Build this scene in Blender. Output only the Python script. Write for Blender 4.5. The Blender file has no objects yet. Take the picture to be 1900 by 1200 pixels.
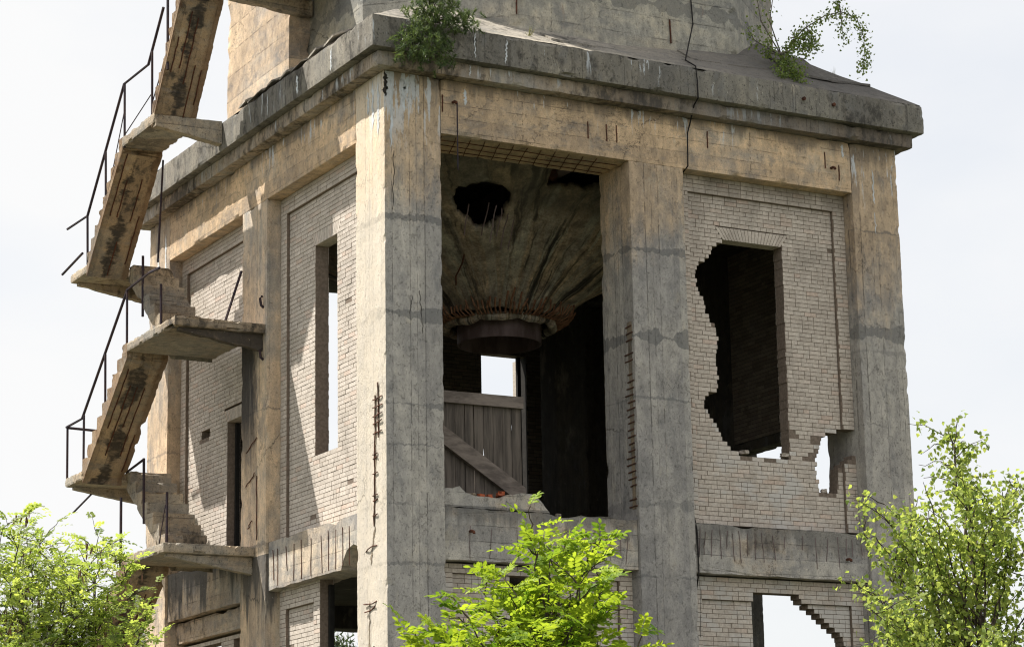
import bpy, bmesh, math, random
import numpy as np
from mathutils import Vector, Matrix, noise as mnoise
R = math.radians
random.seed(7)
scene = bpy.context.scene
COL = scene.collection

# ------------------------------------------------------------------ camera
cam_d = bpy.data.cameras.new('camera'); cam = bpy.data.objects.new('camera', cam_d); COL.objects.link(cam)
YAW, PITCH, ROLL = R(28.89915634), R(13.00147356), R(1.04559048)
fwd = Vector((math.sin(YAW)*math.cos(PITCH), math.cos(YAW)*math.cos(PITCH), math.sin(PITCH)))
rt0 = Vector((math.cos(YAW), -math.sin(YAW), 0)); dn0 = fwd.cross(rt0)
rt = rt0*math.cos(ROLL)+dn0*math.sin(ROLL); dn = -rt0*math.sin(ROLL)+dn0*math.cos(ROLL)
M3 = Matrix((rt, -dn, -fwd)).transposed()
cam.matrix_world = Matrix.Translation((-16.571, -34.196, 1.6)) @ M3.to_4x4()
cam_d.sensor_width = 36; cam_d.lens = 36*4529.2/1900
cam_d.clip_start = .2; cam_d.clip_end = 5000
scene.camera = cam
CAM = Vector((-16.571, -34.196, 1.6))
LR = Vector((math.cos(YAW), -math.sin(YAW), 0))     # a horizontal axis running left-right
LD = Vector((math.sin(YAW), math.cos(YAW), 0))

# ------------------------------------------------------------------ light
SUN = Vector((-1.0, 1.0, 2.3)).normalized()
sun_d = bpy.data.lights.new('sun', 'SUN'); sun_d.energy = 3.7; sun_d.angle = R(.55); sun_d.color = (1, .95, .87)
sun = bpy.data.objects.new('sun', sun_d); COL.objects.link(sun)
sun.rotation_euler = SUN.to_track_quat('Z', 'Y').to_euler()
world = bpy.data.worlds.new('World'); scene.world = world; world.use_nodes = True
wt = world.node_tree; wt.nodes.clear()
wo = wt.nodes.new('ShaderNodeOutputWorld'); bg = wt.nodes.new('ShaderNodeBackground')
sky = wt.nodes.new('ShaderNodeTexSky'); sky.sky_type = 'NISHITA'; sky.sun_disc = False
sky.sun_elevation = math.asin(SUN.z); sky.sun_rotation = math.atan2(SUN.x, SUN.y)
sky.air_density = 1.0; sky.dust_density = 2.0
tc = wt.nodes.new('ShaderNodeTexCoord'); mp = wt.nodes.new('ShaderNodeMapping'); mp.inputs['Scale'].default_value = (1, 1, 2.2)
cn = wt.nodes.new('ShaderNodeTexNoise'); cn.inputs['Scale'].default_value = 2.6; cn.inputs['Detail'].default_value = 6; cn.inputs['Roughness'].default_value = .5
cr = wt.nodes.new('ShaderNodeMapRange'); cr.inputs['From Min'].default_value = .3; cr.inputs['From Max'].default_value = .52
cr.inputs['To Min'].default_value = .74; cr.inputs['To Max'].default_value = 1.0
mx = wt.nodes.new('ShaderNodeMix'); mx.data_type = 'RGBA'; mx.inputs[7].default_value = (5.85, 5.86, 5.88, 1)
wt.links.new(tc.outputs['Generated'], mp.inputs[0]); wt.links.new(mp.outputs[0], cn.inputs[0])
wt.links.new(cn.outputs[0], cr.inputs[0]); wt.links.new(cr.outputs[0], mx.inputs[0])
wt.links.new(sky.outputs[0], mx.inputs[6]); wt.links.new(mx.outputs[2], bg.inputs[0])
bg.inputs[1].default_value = .067
wt.links.new(bg.outputs[0], wo.inputs[0])
vs = scene.view_settings; vs.view_transform = 'Standard'; vs.look = 'None'; vs.gamma = 1; vs.exposure = 1.3; vs.use_curve_mapping = False
scene.render.engine = 'CYCLES'
scene.cycles.filter_width = 1.15; scene.cycles.max_bounces = 6; scene.cycles.diffuse_bounces = 4; scene.cycles.transparent_max_bounces = 4

# ------------------------------------------------------------------ node helpers
class NB:
    def __init__(s, name):
        s.m = bpy.data.materials.new(name); s.m.use_nodes = True; s.t = s.m.node_tree; s.t.nodes.clear()
        s.out = s.t.nodes.new('ShaderNodeOutputMaterial'); s.bsdf = s.t.nodes.new('ShaderNodeBsdfPrincipled')
        s.t.links.new(s.bsdf.outputs[0], s.out.inputs[0])
        g = s.t.nodes.new('ShaderNodeNewGeometry'); s.P = g.outputs['Position']; s.N = g.outputs['True Normal']
        sp = s.t.nodes.new('ShaderNodeSeparateXYZ'); s.t.links.new(s.P, sp.inputs[0]); s.x, s.y, s.z = sp.outputs
        s.bsdf.inputs['Roughness'].default_value = .93; s.bsdf.inputs['Specular IOR Level'].default_value = .2
    def put(s, sock, v):
        if isinstance(v, bpy.types.NodeSocket): s.t.links.new(v, sock)
        elif isinstance(v, (tuple, list)): sock.default_value = tuple(v)+(1,) if len(v) == 3 and len(sock.default_value) == 4 else v
        else: sock.default_value = v
    def ma(s, op, a, b=0, c=0, clamp=False):
        n = s.t.nodes.new('ShaderNodeMath'); n.operation = op; n.use_clamp = clamp
        s.put(n.inputs[0], a); s.put(n.inputs[1], b); s.put(n.inputs[2], c); return n.outputs[0]
    def mix(s, f, a, b, mode='MIX'):
        n = s.t.nodes.new('ShaderNodeMix'); n.data_type = 'RGBA'; n.blend_type = mode
        s.put(n.inputs[0], f); s.put(n.inputs[6], a); s.put(n.inputs[7], b); return n.outputs[2]
    def rng(s, v, a, b, c=0, d=1, smooth=True):
        n = s.t.nodes.new('ShaderNodeMapRange'); n.interpolation_type = 'SMOOTHSTEP' if smooth else 'LINEAR'
        for k, q in enumerate((v, a, b, c, d)): s.put(n.inputs[k], q)
        return n.outputs[0]
    def noise(s, scale, sc=(1, 1, 1), detail=4, rough=.55, off=0):
        mpn = s.t.nodes.new('ShaderNodeMapping'); mpn.inputs['Scale'].default_value = sc; mpn.inputs['Location'].default_value = (off, off*1.7, off*.6)
        s.t.links.new(s.P, mpn.inputs[0])
        n = s.t.nodes.new('ShaderNodeTexNoise'); n.inputs['Scale'].default_value = scale
        n.inputs['Detail'].default_value = detail; n.inputs['Roughness'].default_value = rough
        s.t.links.new(mpn.outputs[0], n.inputs[0]); return n.outputs[0]
    def white(s, v):
        n = s.t.nodes.new('ShaderNodeTexWhiteNoise'); n.noise_dimensions = '1D'; s.put(n.inputs['W'], v); return n.outputs[0]
    def bump(s, h, dist=.01, strength=.6):
        n = s.t.nodes.new('ShaderNodeBump'); s.put(n.inputs['Height'], h); n.inputs['Distance'].default_value = dist; n.inputs['Strength'].default_value = strength
        s.t.links.new(n.outputs[0], s.bsdf.inputs['Normal'])
    def color(s, c): s.put(s.bsdf.inputs['Base Color'], c); return s.m

def concrete(name, boards='v', tan=(.62, .48, .335), grey=(.415, .40, .38), balance=0.0, zgrad=None, joints=(), drips=None, white=None,
             dark=0.0, darkcol=(.05, .048, .045), width=.17, bright=1.0, off=0.0, slope=False, speck=.35, rust=.25, crack=True, lines=None, grain=1, pale=0, xdark=None, stain=None, soot=None):
    b = NB(name)
    n1 = b.noise(.55, (1, 1, .8), 5, .55, off); n2 = b.noise(5.5, (1, 1, .6), 7, .68, off+3)
    hz = boards == 'h'
    n3 = b.noise(4.2 if not hz else 3.0, (1, 1, .1) if not hz else (.35, .35, 1.5), 5, .6, off+7); n4 = b.noise(70, (1, 1, 1), 4, .75, off); n5 = b.noise(14, (1, 1, .35) if not hz else (.45, .45, 1.3), 5, .65, off+9)
    f = b.ma('ADD', b.ma('MULTIPLY', n1, .75), b.ma('ADD', b.ma('MULTIPLY', n3, .35), b.ma('MULTIPLY', n2, .35)))
    f = b.ma('ADD', f, balance)
    if zgrad: f = b.ma('ADD', f, b.rng(b.z, zgrad[0], zgrad[1], -zgrad[2], zgrad[2]))
    f = b.rng(f, .55, .9)
    col = b.mix(f, grey, tan)
    col = b.mix(b.rng(n2, .28, .74), b.mix(1, col, (.74, .74, .74), 'MULTIPLY'), b.mix(1, col, (1.2, 1.19, 1.16), 'MULTIPLY'))
    col = b.mix(b.rng(n4, .3, .7), b.mix(1, col, (.78, .78, .78), 'MULTIPLY'), b.mix(1, col, (1.15, 1.15, 1.15), 'MULTIPLY'))
    # broad washed-out and stained zones
    col = b.mix(b.rng(b.noise(.9, (1, 1, .35) if not hz else (.6, .6, 1), 4, .6, off+55), .36, .64), b.mix(1, col, (.84, .84, .86), 'MULTIPLY'), b.mix(1, col, (1.14, 1.12, 1.09), 'MULTIPLY'))
    # pale lime patches
    col = b.mix(b.ma('MULTIPLY', b.rng(b.noise(2.3, (1, 1, .5), 6, .7, off+21), .56, .7), .45), col, (.52, .47, .38))
    # blue-grey weather patches
    col = b.mix(b.ma('MULTIPLY', b.rng(b.noise(2.6, (1, 1, .45) if not hz else (.45, .45, 1.1), 8, .76, off+33), .54, .62), .42), col, (.18, .185, .19))
    u = b.ma('ADD', b.x, b.y)
    if boards == 'v': bu = b.ma('ADD', b.ma('ADD', b.ma('DIVIDE', u, width*1.15), b.ma('MULTIPLY', n1, .10)), b.ma('MULTIPLY', b.ma('SINE', b.ma('MULTIPLY', u, 11.3+off)), .33))
    elif slope: bu = b.ma('DIVIDE', b.x, width)
    else: bu = b.ma('ADD', b.ma('DIVIDE', b.z, width), b.ma('MULTIPLY', n1, .25))
    fl = b.ma('FLOOR', bu); fr = b.ma('SUBTRACT', bu, fl)
    tint = b.white(b.ma('MULTIPLY', fl, 1.37+off))
    col = b.mix(1, col, b.mix(tint, (.84, .84, .85), (1.12, 1.11, 1.08)), 'MULTIPLY')
    lw_ = .07 if boards == 'v' else .05
    line = b.ma('MULTIPLY', b.ma('LESS_THAN', fr, lw_), b.ma('MULTIPLY', b.rng(n5, .40, .55), b.rng(b.noise(1.3, (1, 1, .35), 4, .6, off+61), .36, .58)))
    # second board joint crossing now and then
    line2 = 0
    if boards == 'h' and not slope:
        bu2 = b.ma('ADD', b.ma('DIVIDE', u, 2.3), b.ma('MULTIPLY', b.white(b.ma('FLOOR', b.ma('DIVIDE', bu, 4))), 3)); fr2 = b.ma('FRACT', bu2)
        line2 = b.ma('MULTIPLY', b.ma('LESS_THAN', fr2, .008), b.rng(n5, .5, .6))
    ln = b.ma('MAXIMUM', line, line2) if boards == 'h' and not slope else line
    col = b.mix(b.ma('MULTIPLY', ln, lines or (.62 if boards == 'v' else .5)), col, (.05, .045, .04))
    nj = b.noise(2.2, (1, 1, .2), 6, .75, off+5)
    for (z0, hw, d) in joints:
        dz = b.ma('ABSOLUTE', b.ma('ADD', b.ma('SUBTRACT', b.z, z0), b.ma('ADD', b.ma('MULTIPLY', b.ma('SUBTRACT', nj, .5), .16), b.ma('MULTIPLY', b.ma('SUBTRACT', n5, .5), .14))))
        hv = b.ma('MULTIPLY', b.rng(b.noise(1.9, (1, 1, .1), 3, .5, off+z0), .35, .6, .12, 1.25), hw)
        band = b.ma('MULTIPLY', b.ma('GREATER_THAN', hv, dz), b.rng(n2, .3, .6, .55, 1))
        col = b.mix(b.ma('MULTIPLY', band, d), col, (.10, .105, .11))
    if drips:   # dark run-off stains hanging from zt, length ln_, strength st
        for (zt, ln_, st) in drips:
            zz = b.rng(b.z, zt-ln_, zt, 0, 1, False)
            th = b.ma('ADD', b.ma('MULTIPLY', zz, .42), b.ma('ADD', b.ma('MULTIPLY', b.noise(3.3, (1, 1, .07), 5, .6, off+13), .8), b.ma('MULTIPLY', n2, .25)))
            m = b.ma('MULTIPLY', b.rng(th, .72, .86), b.ma('LESS_THAN', b.z, zt+.02))
            col = b.mix(b.ma('MULTIPLY', m, st), col, (.085, .083, .08))
    if dark:
        m = b.rng(b.ma('ADD', b.ma('MULTIPLY', n1, .5), b.ma('MULTIPLY', n2, .5)), .62-dark*.5, .74-dark*.5)
        m = b.ma('MULTIPLY', m, b.rng(n5, .25, .5, .7, 1))
        col = b.mix(b.ma('MULTIPLY', m, .88), col, darkcol)
    if white:   # lime bloom runs: (ztop, zbottom, umin, umax, threshold)
        for (zt, zb, ua, ub, th) in white:
            zz = b.ma('MULTIPLY', b.rng(b.z, zb, zb+(zt-zb)*.7), b.rng(b.z, zt+.03, zt-.05))
            nn = b.ma('ADD', b.ma('ADD', b.noise(8.5, (1, 1, .10), 5, .65, off+17), b.ma('MULTIPLY', n2, .26)), b.rng(b.noise(.8, (1, 1, .05), 2, .5, off+71), .4, .62, -.09, .03))
            m = b.ma('MULTIPLY', b.rng(nn, th, th+.05), zz)
            m = b.ma('MULTIPLY', m, b.ma('MULTIPLY', b.rng(u, ua-.1, ua), b.rng(u, ub+.1, ub)))
            col = b.mix(b.ma('MULTIPLY', m, .8), col, (.62, .66, .70))
    if rust:
        m = b.rng(b.noise(3.7, (1, 1, .22), 5, .7, off+41), .66, .74)
        col = b.mix(b.ma('MULTIPLY', m, rust), col, (.26, .10, .035))
    if pale:   # sun glare on the left-facing side, painted into the colour
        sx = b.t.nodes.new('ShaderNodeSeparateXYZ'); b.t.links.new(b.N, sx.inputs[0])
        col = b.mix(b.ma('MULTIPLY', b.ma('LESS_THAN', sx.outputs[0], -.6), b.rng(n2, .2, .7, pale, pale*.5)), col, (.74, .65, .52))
    pits = b.ma('MAXIMUM', b.rng(b.noise(34, (1, 1, .8), 3, .6, off+2), .62, .66), b.ma('MULTIPLY', b.rng(b.noise(13, (1, 1, .6), 5, .8, off+82), .61, .645), .9))
    chips = b.ma('MULTIPLY', b.rng(b.noise(17, (1, 1, .7), 6, .8, off+92), .64, .67), .5)
    col = b.mix(chips, col, (.62, .58, .52))
    col = b.mix(b.ma('MULTIPLY', pits, speck), col, (.06, .057, .052))
    if crack:
        v = b.t.nodes.new('ShaderNodeTexVoronoi'); v.feature = 'DISTANCE_TO_EDGE'; v.inputs['Scale'].default_value = .75
        wv = b.t.nodes.new('ShaderNodeVectorMath'); wv.operation = 'ADD'; b.t.links.new(b.P, wv.inputs[0])
        cx = b.t.nodes.new('ShaderNodeCombineXYZ'); q = b.ma('MULTIPLY', n2, .9); b.put(cx.inputs[0], q); b.put(cx.inputs[1], b.ma('MULTIPLY', n5, .5)); b.put(cx.inputs[2], q)
        b.t.links.new(cx.outputs[0], wv.inputs[1]); b.t.links.new(wv.outputs[0], v.inputs[0])
        ck = b.ma('MULTIPLY', b.rng(v.outputs['Distance'], .009, .003), b.rng(n1, .5, .6))
        col = b.mix(b.ma('MULTIPLY', ck, .7), col, (.04, .037, .033))
    if soot:
        zt, zb, ya, yb = soot
        m = b.ma('MULTIPLY', b.rng(b.ma('ADD', b.z, b.ma('MULTIPLY', n3, 1.6)), zb+.8, (zt+zb)/2+1.1), b.ma('LESS_THAN', b.z, zt))
        m = b.ma('MULTIPLY', m, b.rng(b.ma('ADD', u, b.ma('MULTIPLY', b.ma('SUBTRACT', n5, .5), .5)), ya, yb))
        m = b.ma('MULTIPLY', m, b.rng(n3, .3, .45, .55, 1))
        col = b.mix(b.ma('MULTIPLY', m, .93), col, (.045, .042, .043))
    if xdark: col = b.mix(b.ma('MULTIPLY', b.rng(b.ma('ADD', b.x, b.ma('MULTIPLY', n2, 2.5)), xdark[0]+1.2, xdark[1]+1.2), xdark[2]), col, (.085, .08, .078))
    if stain:   # black water run along the middle of the soffit
        dx_ = b.ma('ABSOLUTE', b.ma('ADD', b.ma('SUBTRACT', b.x, stain), b.ma('MULTIPLY', b.ma('SUBTRACT', b.noise(1.3, (.2, 1, 1), 4, .6, 51), .5), .5)))
        m = b.rng(b.ma('SUBTRACT', b.ma('MULTIPLY', b.rng(b.noise(1.6, (.3, 1, 1), 5, .65, off+53), .40, .60), .19), b.ma('ADD', dx_, b.ma('MULTIPLY', b.ma('SUBTRACT', n2, .5), .16))), -.03, .05)
        m = b.ma('MULTIPLY', m, b.rng(n5, .3, .55, .5, 1))
        col = b.mix(b.ma('MULTIPLY', m, .86), col, (.035, .033, .032))
        ed = b.rng(b.ma('ADD', b.ma('ABSOLUTE', b.ma('SUBTRACT', b.x, stain)), b.ma('MULTIPLY', b.ma('SUBTRACT', n2, .5), .25)), .28, .38)
        col = b.mix(b.ma('MULTIPLY', ed, .55), col, (.16, .085, .045))
    if bright != 1: col = b.mix(1, col, (bright, bright, bright), 'MULTIPLY')
    h = b.ma('SUBTRACT', b.ma('ADD', b.ma('MULTIPLY', n2, 1.2), b.ma('MULTIPLY', n4, .35)), b.ma('ADD', b.ma('MULTIPLY', ln, .5), b.ma('MULTIPLY', pits, .35)))
    h = b.ma('ADD', h, b.ma('MULTIPLY', tint, .25))
    b.bump(h, .026, .85)
    return b.color(col)

def brickmat(name, c1, c2, stain, dark=.0, pale=0):
    b = NB(name)
    at = b.t.nodes.new('ShaderNodeAttribute'); at.attribute_name = 'bv'; r = at.outputs['Fac']
    r2 = b.white(b.ma('MULTIPLY', r, 91.7))
    col = b.mix(r, c1, c2)
    col = b.mix(b.ma('MULTIPLY', b.ma('GREATER_THAN', r, 1.001), .6), col, (.60, .585, .56))
    col = b.mix(b.ma('MULTIPLY', b.rng(r2, .90, .98), .3), col, tuple(v*w for v, w in zip(c1, (1.0, .72, .62))))
    col = b.mix(1, col, b.mix(r2, (.92, .92, .92), (1.06, 1.06, 1.06)), 'MULTIPLY')
    n = b.noise(1.3, (1, 1, .6), 6, .65); n2 = b.noise(22, (1, 1, 1), 5, .7)
    col = b.mix(b.ma('MULTIPLY', b.rng(n, .47, .68), stain), col, (.16, .14, .12))
    col = b.mix(b.rng(n2, .3, .75), b.mix(1, col, (.78, .77, .76), 'MULTIPLY'), b.mix(1, col, (1.1, 1.1, 1.1), 'MULTIPLY'))
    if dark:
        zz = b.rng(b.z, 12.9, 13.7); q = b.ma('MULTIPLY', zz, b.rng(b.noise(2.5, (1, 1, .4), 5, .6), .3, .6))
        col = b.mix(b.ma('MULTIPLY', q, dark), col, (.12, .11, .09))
    if pale:
        zz = b.ma('MULTIPLY', b.rng(b.z, 9.3, 8.4), b.rng(b.noise(1.6, (1, 1, 1.5), 5, .6, 4), .45, .6))
        col = b.mix(b.ma('MULTIPLY', zz, pale), col, (.55, .54, .52))
    b.bump(n2, .004, .6)
    return b.color(col)

def simple(name, col, col2=None, scale=8, sc=(1, 1, 1), rough=.9, bump=.004, metal=0, lo=.35, hi=.65):
    b = NB(name); n = b.noise(scale, sc, 6, .65)
    c = b.mix(b.rng(n, lo, hi), col, col2 or tuple(v*.6 for v in col)); b.bump(b.noise(scale*4, sc, 4, .6), bump, .6)
    b.bsdf.inputs['Roughness'].default_value = rough; b.bsdf.inputs['Metallic'].default_value = metal
    return b.color(c)

# ------------------------------------------------------------------ object helpers
def tag(o, label=None, cat=None, group=None, kind=None):
    if label: o['label'] = label
    if cat: o['category'] = cat
    if group: o['group'] = group
    if kind: o['kind'] = kind
    return o
def empty(name, label, cat, group=None, loc=(0, 0, 0)):
    o = bpy.data.objects.new(name, None); COL.objects.link(o); o.location = loc; o.empty_display_size = .3
    return tag(o, label, cat, group)

class MB:
    def __init__(s): s.v = []; s.f = []; s.a = []; s.mi = []
    def face(s, idx, a=0.0, mi=0): s.f.append(idx); s.a.append(a); s.mi.append(mi)
    def hexa(s, p, a=0.0, mi=0):     # 8 points: bottom 4 ccw, top 4 ccw
        n = len(s.v); s.v += [tuple(q) for q in p]
        for q in ((3, 2, 1, 0), (4, 5, 6, 7), (0, 1, 5, 4), (1, 2, 6, 5), (2, 3, 7, 6), (3, 0, 4, 7)): s.face([n+i for i in q], a, mi)
    def box(s, x0, x1, y0, y1, z0, z1, a=0.0, mi=0):
        s.hexa([(x0, y0, z0), (x1, y0, z0), (x1, y1, z0), (x0, y1, z0), (x0, y0, z1), (x1, y0, z1), (x1, y1, z1), (x0, y1, z1)], a, mi)
    def prism(s, prof, fn, w0, w1, a=0.0):   # profile [(p,q)], fn(p,q,w)->xyz
        n = len(s.v); k = len(prof)
        for w in (w0, w1): s.v += [tuple(fn(p, q, w)) for p, q in prof]
        s.face([n+i for i in range(k)][::-1], a); s.face([n+k+i for i in range(k)], a)
        for i in range(k): j = (i+1) % k; s.face([n+i, n+j, n+k+j, n+k+i], a)
    def tube(s, path, r, seg=6, r1=None, cap=True, a=0.0):
        path = [Vector(p) for p in path]; n0 = len(s.v); k = len(path)
        up = Vector((.31, .17, .93))
        for i, p in enumerate(path):
            t = (path[min(i+1, k-1)]-path[max(i-1, 0)])
            if t.length < 1e-9: t = Vector((0, 0, 1))
            t.normalize(); e = t.cross(up)
            if e.length < .05: e = t.cross(Vector((1, 0, 0)))
            e.normalize(); g = t.cross(e)
            rr = r if r1 is None else r+(r1-r)*i/max(1, k-1)
            for j in range(seg):
                th = 2*math.pi*j/seg; s.v.append(tuple(p+e*math.cos(th)*rr+g*math.sin(th)*rr))
        for i in range(k-1):
            for j in range(seg):
                q = n0+i*seg; s.face([q+j, q+(j+1) % seg, q+seg+(j+1) % seg, q+seg+j], a)
        if cap:
            s.face([n0+j for j in range(seg)][::-1], a); s.face([n0+(k-1)*seg+j for j in range(seg)], a)
    def build(s, name, mat, parent=None, rough=None, smooth=False, attr=False, loc=None, quads=False):
        me = bpy.data.meshes.new(name); me.from_pydata(s.v, [], s.f)
        for m_ in (mat if isinstance(mat, (list, tuple)) else [mat]): me.materials.append(m_)
        if any(s.mi): me.polygons.foreach_set('material_index', s.mi)
        if attr:
            at = me.attributes.new('bv', 'FLOAT', 'FACE'); at.data.foreach_set('value', s.a)
        if rough:
            bm = bmesh.new(); bm.from_mesh(me)
            (rough_quads if quads else roughen)(bm, *rough); bm.to_mesh(me); bm.free()
        if smooth: me.polygons.foreach_set('use_smooth', [True]*len(me.polygons))
        me.update(); o = bpy.data.objects.new(name, me); COL.objects.link(o)
        if parent: o.parent = parent
        if loc: o.location = loc
        return o

def roughen(bm, step=.12, amp=.012, chip=.03):
    """break up straight arrises: subdivide every sharp edge and knock it back unevenly"""
    bm.normal_update()
    bmesh.ops.recalc_face_normals(bm, faces=bm.faces)
    groups = {}
    for e in bm.edges:
        if len(e.link_faces) == 2 and e.calc_face_angle(0) > .45:
            n = min(90, int(e.calc_length()/step))
            if n > 0: groups.setdefault(n, []).append(e)
    for n, es in groups.items():
        es = [e for e in es if e.is_valid]
        bmesh.ops.subdivide_edges(bm, edges=es, cuts=n, use_grid_fill=False)
    bm.normal_update(); mv = []
    for v in bm.verts:
        ns = []
        for f in v.link_faces:
            if not any(f.normal.dot(q) > .95 for q in ns): ns.append(f.normal.copy())
        if len(ns) < 2: continue
        d = Vector((0, 0, 0))
        for q in ns: d -= q
        if d.length < .2: continue
        p = v.co
        a = amp*(.45+.55*mnoise.noise(p*15.0)) + chip*max(0, mnoise.noise(p*3.6+Vector((5, 1, 3)))-.22)*2.2 + chip*.5*max(0, mnoise.noise(p*11)-.2)
        mv.append((v, d*a))
    for v, d in mv: v.co += d
    bmesh.ops.triangulate(bm, faces=[f for f in bm.faces if len(f.verts) > 4])

def rough_quads(bm, step=.1, amp=.006, chip=.02):
    bmesh.ops.recalc_face_normals(bm, faces=bm.faces)
    for _ in range(9):
        es = [e for e in bm.edges if e.calc_length() > step*1.5]
        if not es or len(bm.faces) > 24000: break
        bmesh.ops.subdivide_edges(bm, edges=es, cuts=1, use_grid_fill=True)
    bm.normal_update(); mv = []
    for v in bm.verts:
        ns = []
        for f in v.link_faces:
            if not any(f.normal.dot(q) > .93 for q in ns): ns.append(f.normal.copy())
        p = v.co
        if len(ns) < 2:
            mv.append((v, ns[0]*(.004*mnoise.noise(p*2.1)))) if ns else None
            continue
        d = Vector((0, 0, 0))
        for q in ns: d -= q
        a = amp*(.45+.55*mnoise.noise(p*15.0)) + chip*max(0, mnoise.noise(p*3.6+Vector((5, 1, 3)))-.22)*2.6 + chip*.6*max(0, mnoise.noise(p*11)-.2)
        mv.append((v, d*a))
    for v, d in mv: v.co += d

# ------------------------------------------------------------------ materials
W_LEFT = [(14.75, 13.0, -.05, 1.15, .62)]
JR1 = [(12.2, .045, .62), (10.6, .10, .6), (9.12, .05, .55), (8.47, .012, .5), (7.52, .03, .4), (6.58, .02, .5)]
M = {}
# faces of the corner pillar
def white_runs(u0, u1): return [(14.72, 13.2, u0, u1, .66)]
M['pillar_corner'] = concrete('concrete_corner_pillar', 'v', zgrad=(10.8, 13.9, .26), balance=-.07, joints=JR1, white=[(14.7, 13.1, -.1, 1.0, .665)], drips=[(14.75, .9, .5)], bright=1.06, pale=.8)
M['pillar_mid'] = concrete('concrete_middle_pillar', 'v', zgrad=(10.5, 13.8, .24), balance=-.06, joints=[(12.17, .06, .6), (10.65, .14, .65), (9.58, .02, .5), (7.78, .10, .35), (6.57, .02, .5)], off=2.3)
M['pillar_right'] = concrete('concrete_right_pillar', 'v', zgrad=(10.5, 13.9, .26), balance=-.06, joints=[(13.04, .015, .6), (11.15, .14, .6), (10.8, .03, .3), (9.47, .015, .5)], white=[(14.72, 13.2, 9.0, 10.5, .63)], drips=[(14.75, 1.0, .6)], off=4.1)
M['pillar_left'] = concrete('concrete_stained_pillar', 'v', tan=(.60, .47, .34), balance=.05, joints=[(9.9, .02, .5), (7.5, .03, .5)], off=6.7, soot=(11.24, 8.3, 5.1, 5.5), drips=[(7.3, 2.2, .9)], rust=.5)
M['pillar_left_far'] = concrete('concrete_far_pillar', 'v', tan=(.60, .47, .34), balance=.07, joints=[(9.9, .02, .5), (7.5, .03, .5)], off=8.7, drips=[(14.7, 1.2, .3)], rust=.5)
M['beam_top'] = concrete('concrete_top_beam', 'h', tan=(.65, .49, .33), balance=.11, drips=[(14.75, .62, .55)], off=1.1, width=.23, white=[(14.7, 14.1, -11, 11, .74)])
M['beam_low'] = concrete('concrete_sill_beam', 'h', balance=-.16, off=3.3, width=.26, dark=.12, drips=[(7.55, .8, .6)])
M['beam_low_left'] = concrete('concrete_left_sill_beam', 'h', tan=(.55, .46, .36), balance=.0, off=5.3, width=.26, rust=.5)
M['beam_stained'] = concrete('concrete_blackened_beam', 'h', balance=0, off=5.9, width=.3, dark=.2, drips=[(7.55, 1.6, .9)])
M['cornice_top'] = concrete('concrete_cornice_band', 'v', grey=(.25, .24, .215), tan=(.34, .31, .26), balance=-.1, dark=.26, off=7.7, width=.9, speck=.75, white=[(15.46, 14.9, -12, 12, .77)], rust=.1)
M['cornice_low'] = concrete('concrete_cornice_step', 'v', balance=.02, dark=.32, xdark=(1.5, 5.5, .5), off=9.9, width=.8, white=[(14.9, 14.6, -12, 12, .72)])
M['roof'] = concrete('concrete_roof_slab', 'h', grey=(.30, .28, .25), tan=(.40, .37, .32), xdark=(3.5, 8.5, .75), dark=.2, off=12.2, width=.4, speck=.6)
M['shaft'] = concrete('concrete_upper_shaft', 'h', tan=(.48, .43, .34), grey=(.35, .345, .32), balance=-.10, joints=[(17.02, .17, .55)], off=14.4, width=.4, grain=.5)
M['stair'] = concrete('concrete_stair', 'h', tan=(.44, .325, .21), grey=(.30, .275, .23), balance=.08, off=16.1, width=.2, dark=.22, slope=True, rust=.8, stain=-1.36)
M['landing'] = concrete('concrete_landing', 'h', tan=(.5, .39, .27), grey=(.36, .34, .3), balance=.0, off=18.1, width=.3, dark=.25, rust=.6, speck=.6)
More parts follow.
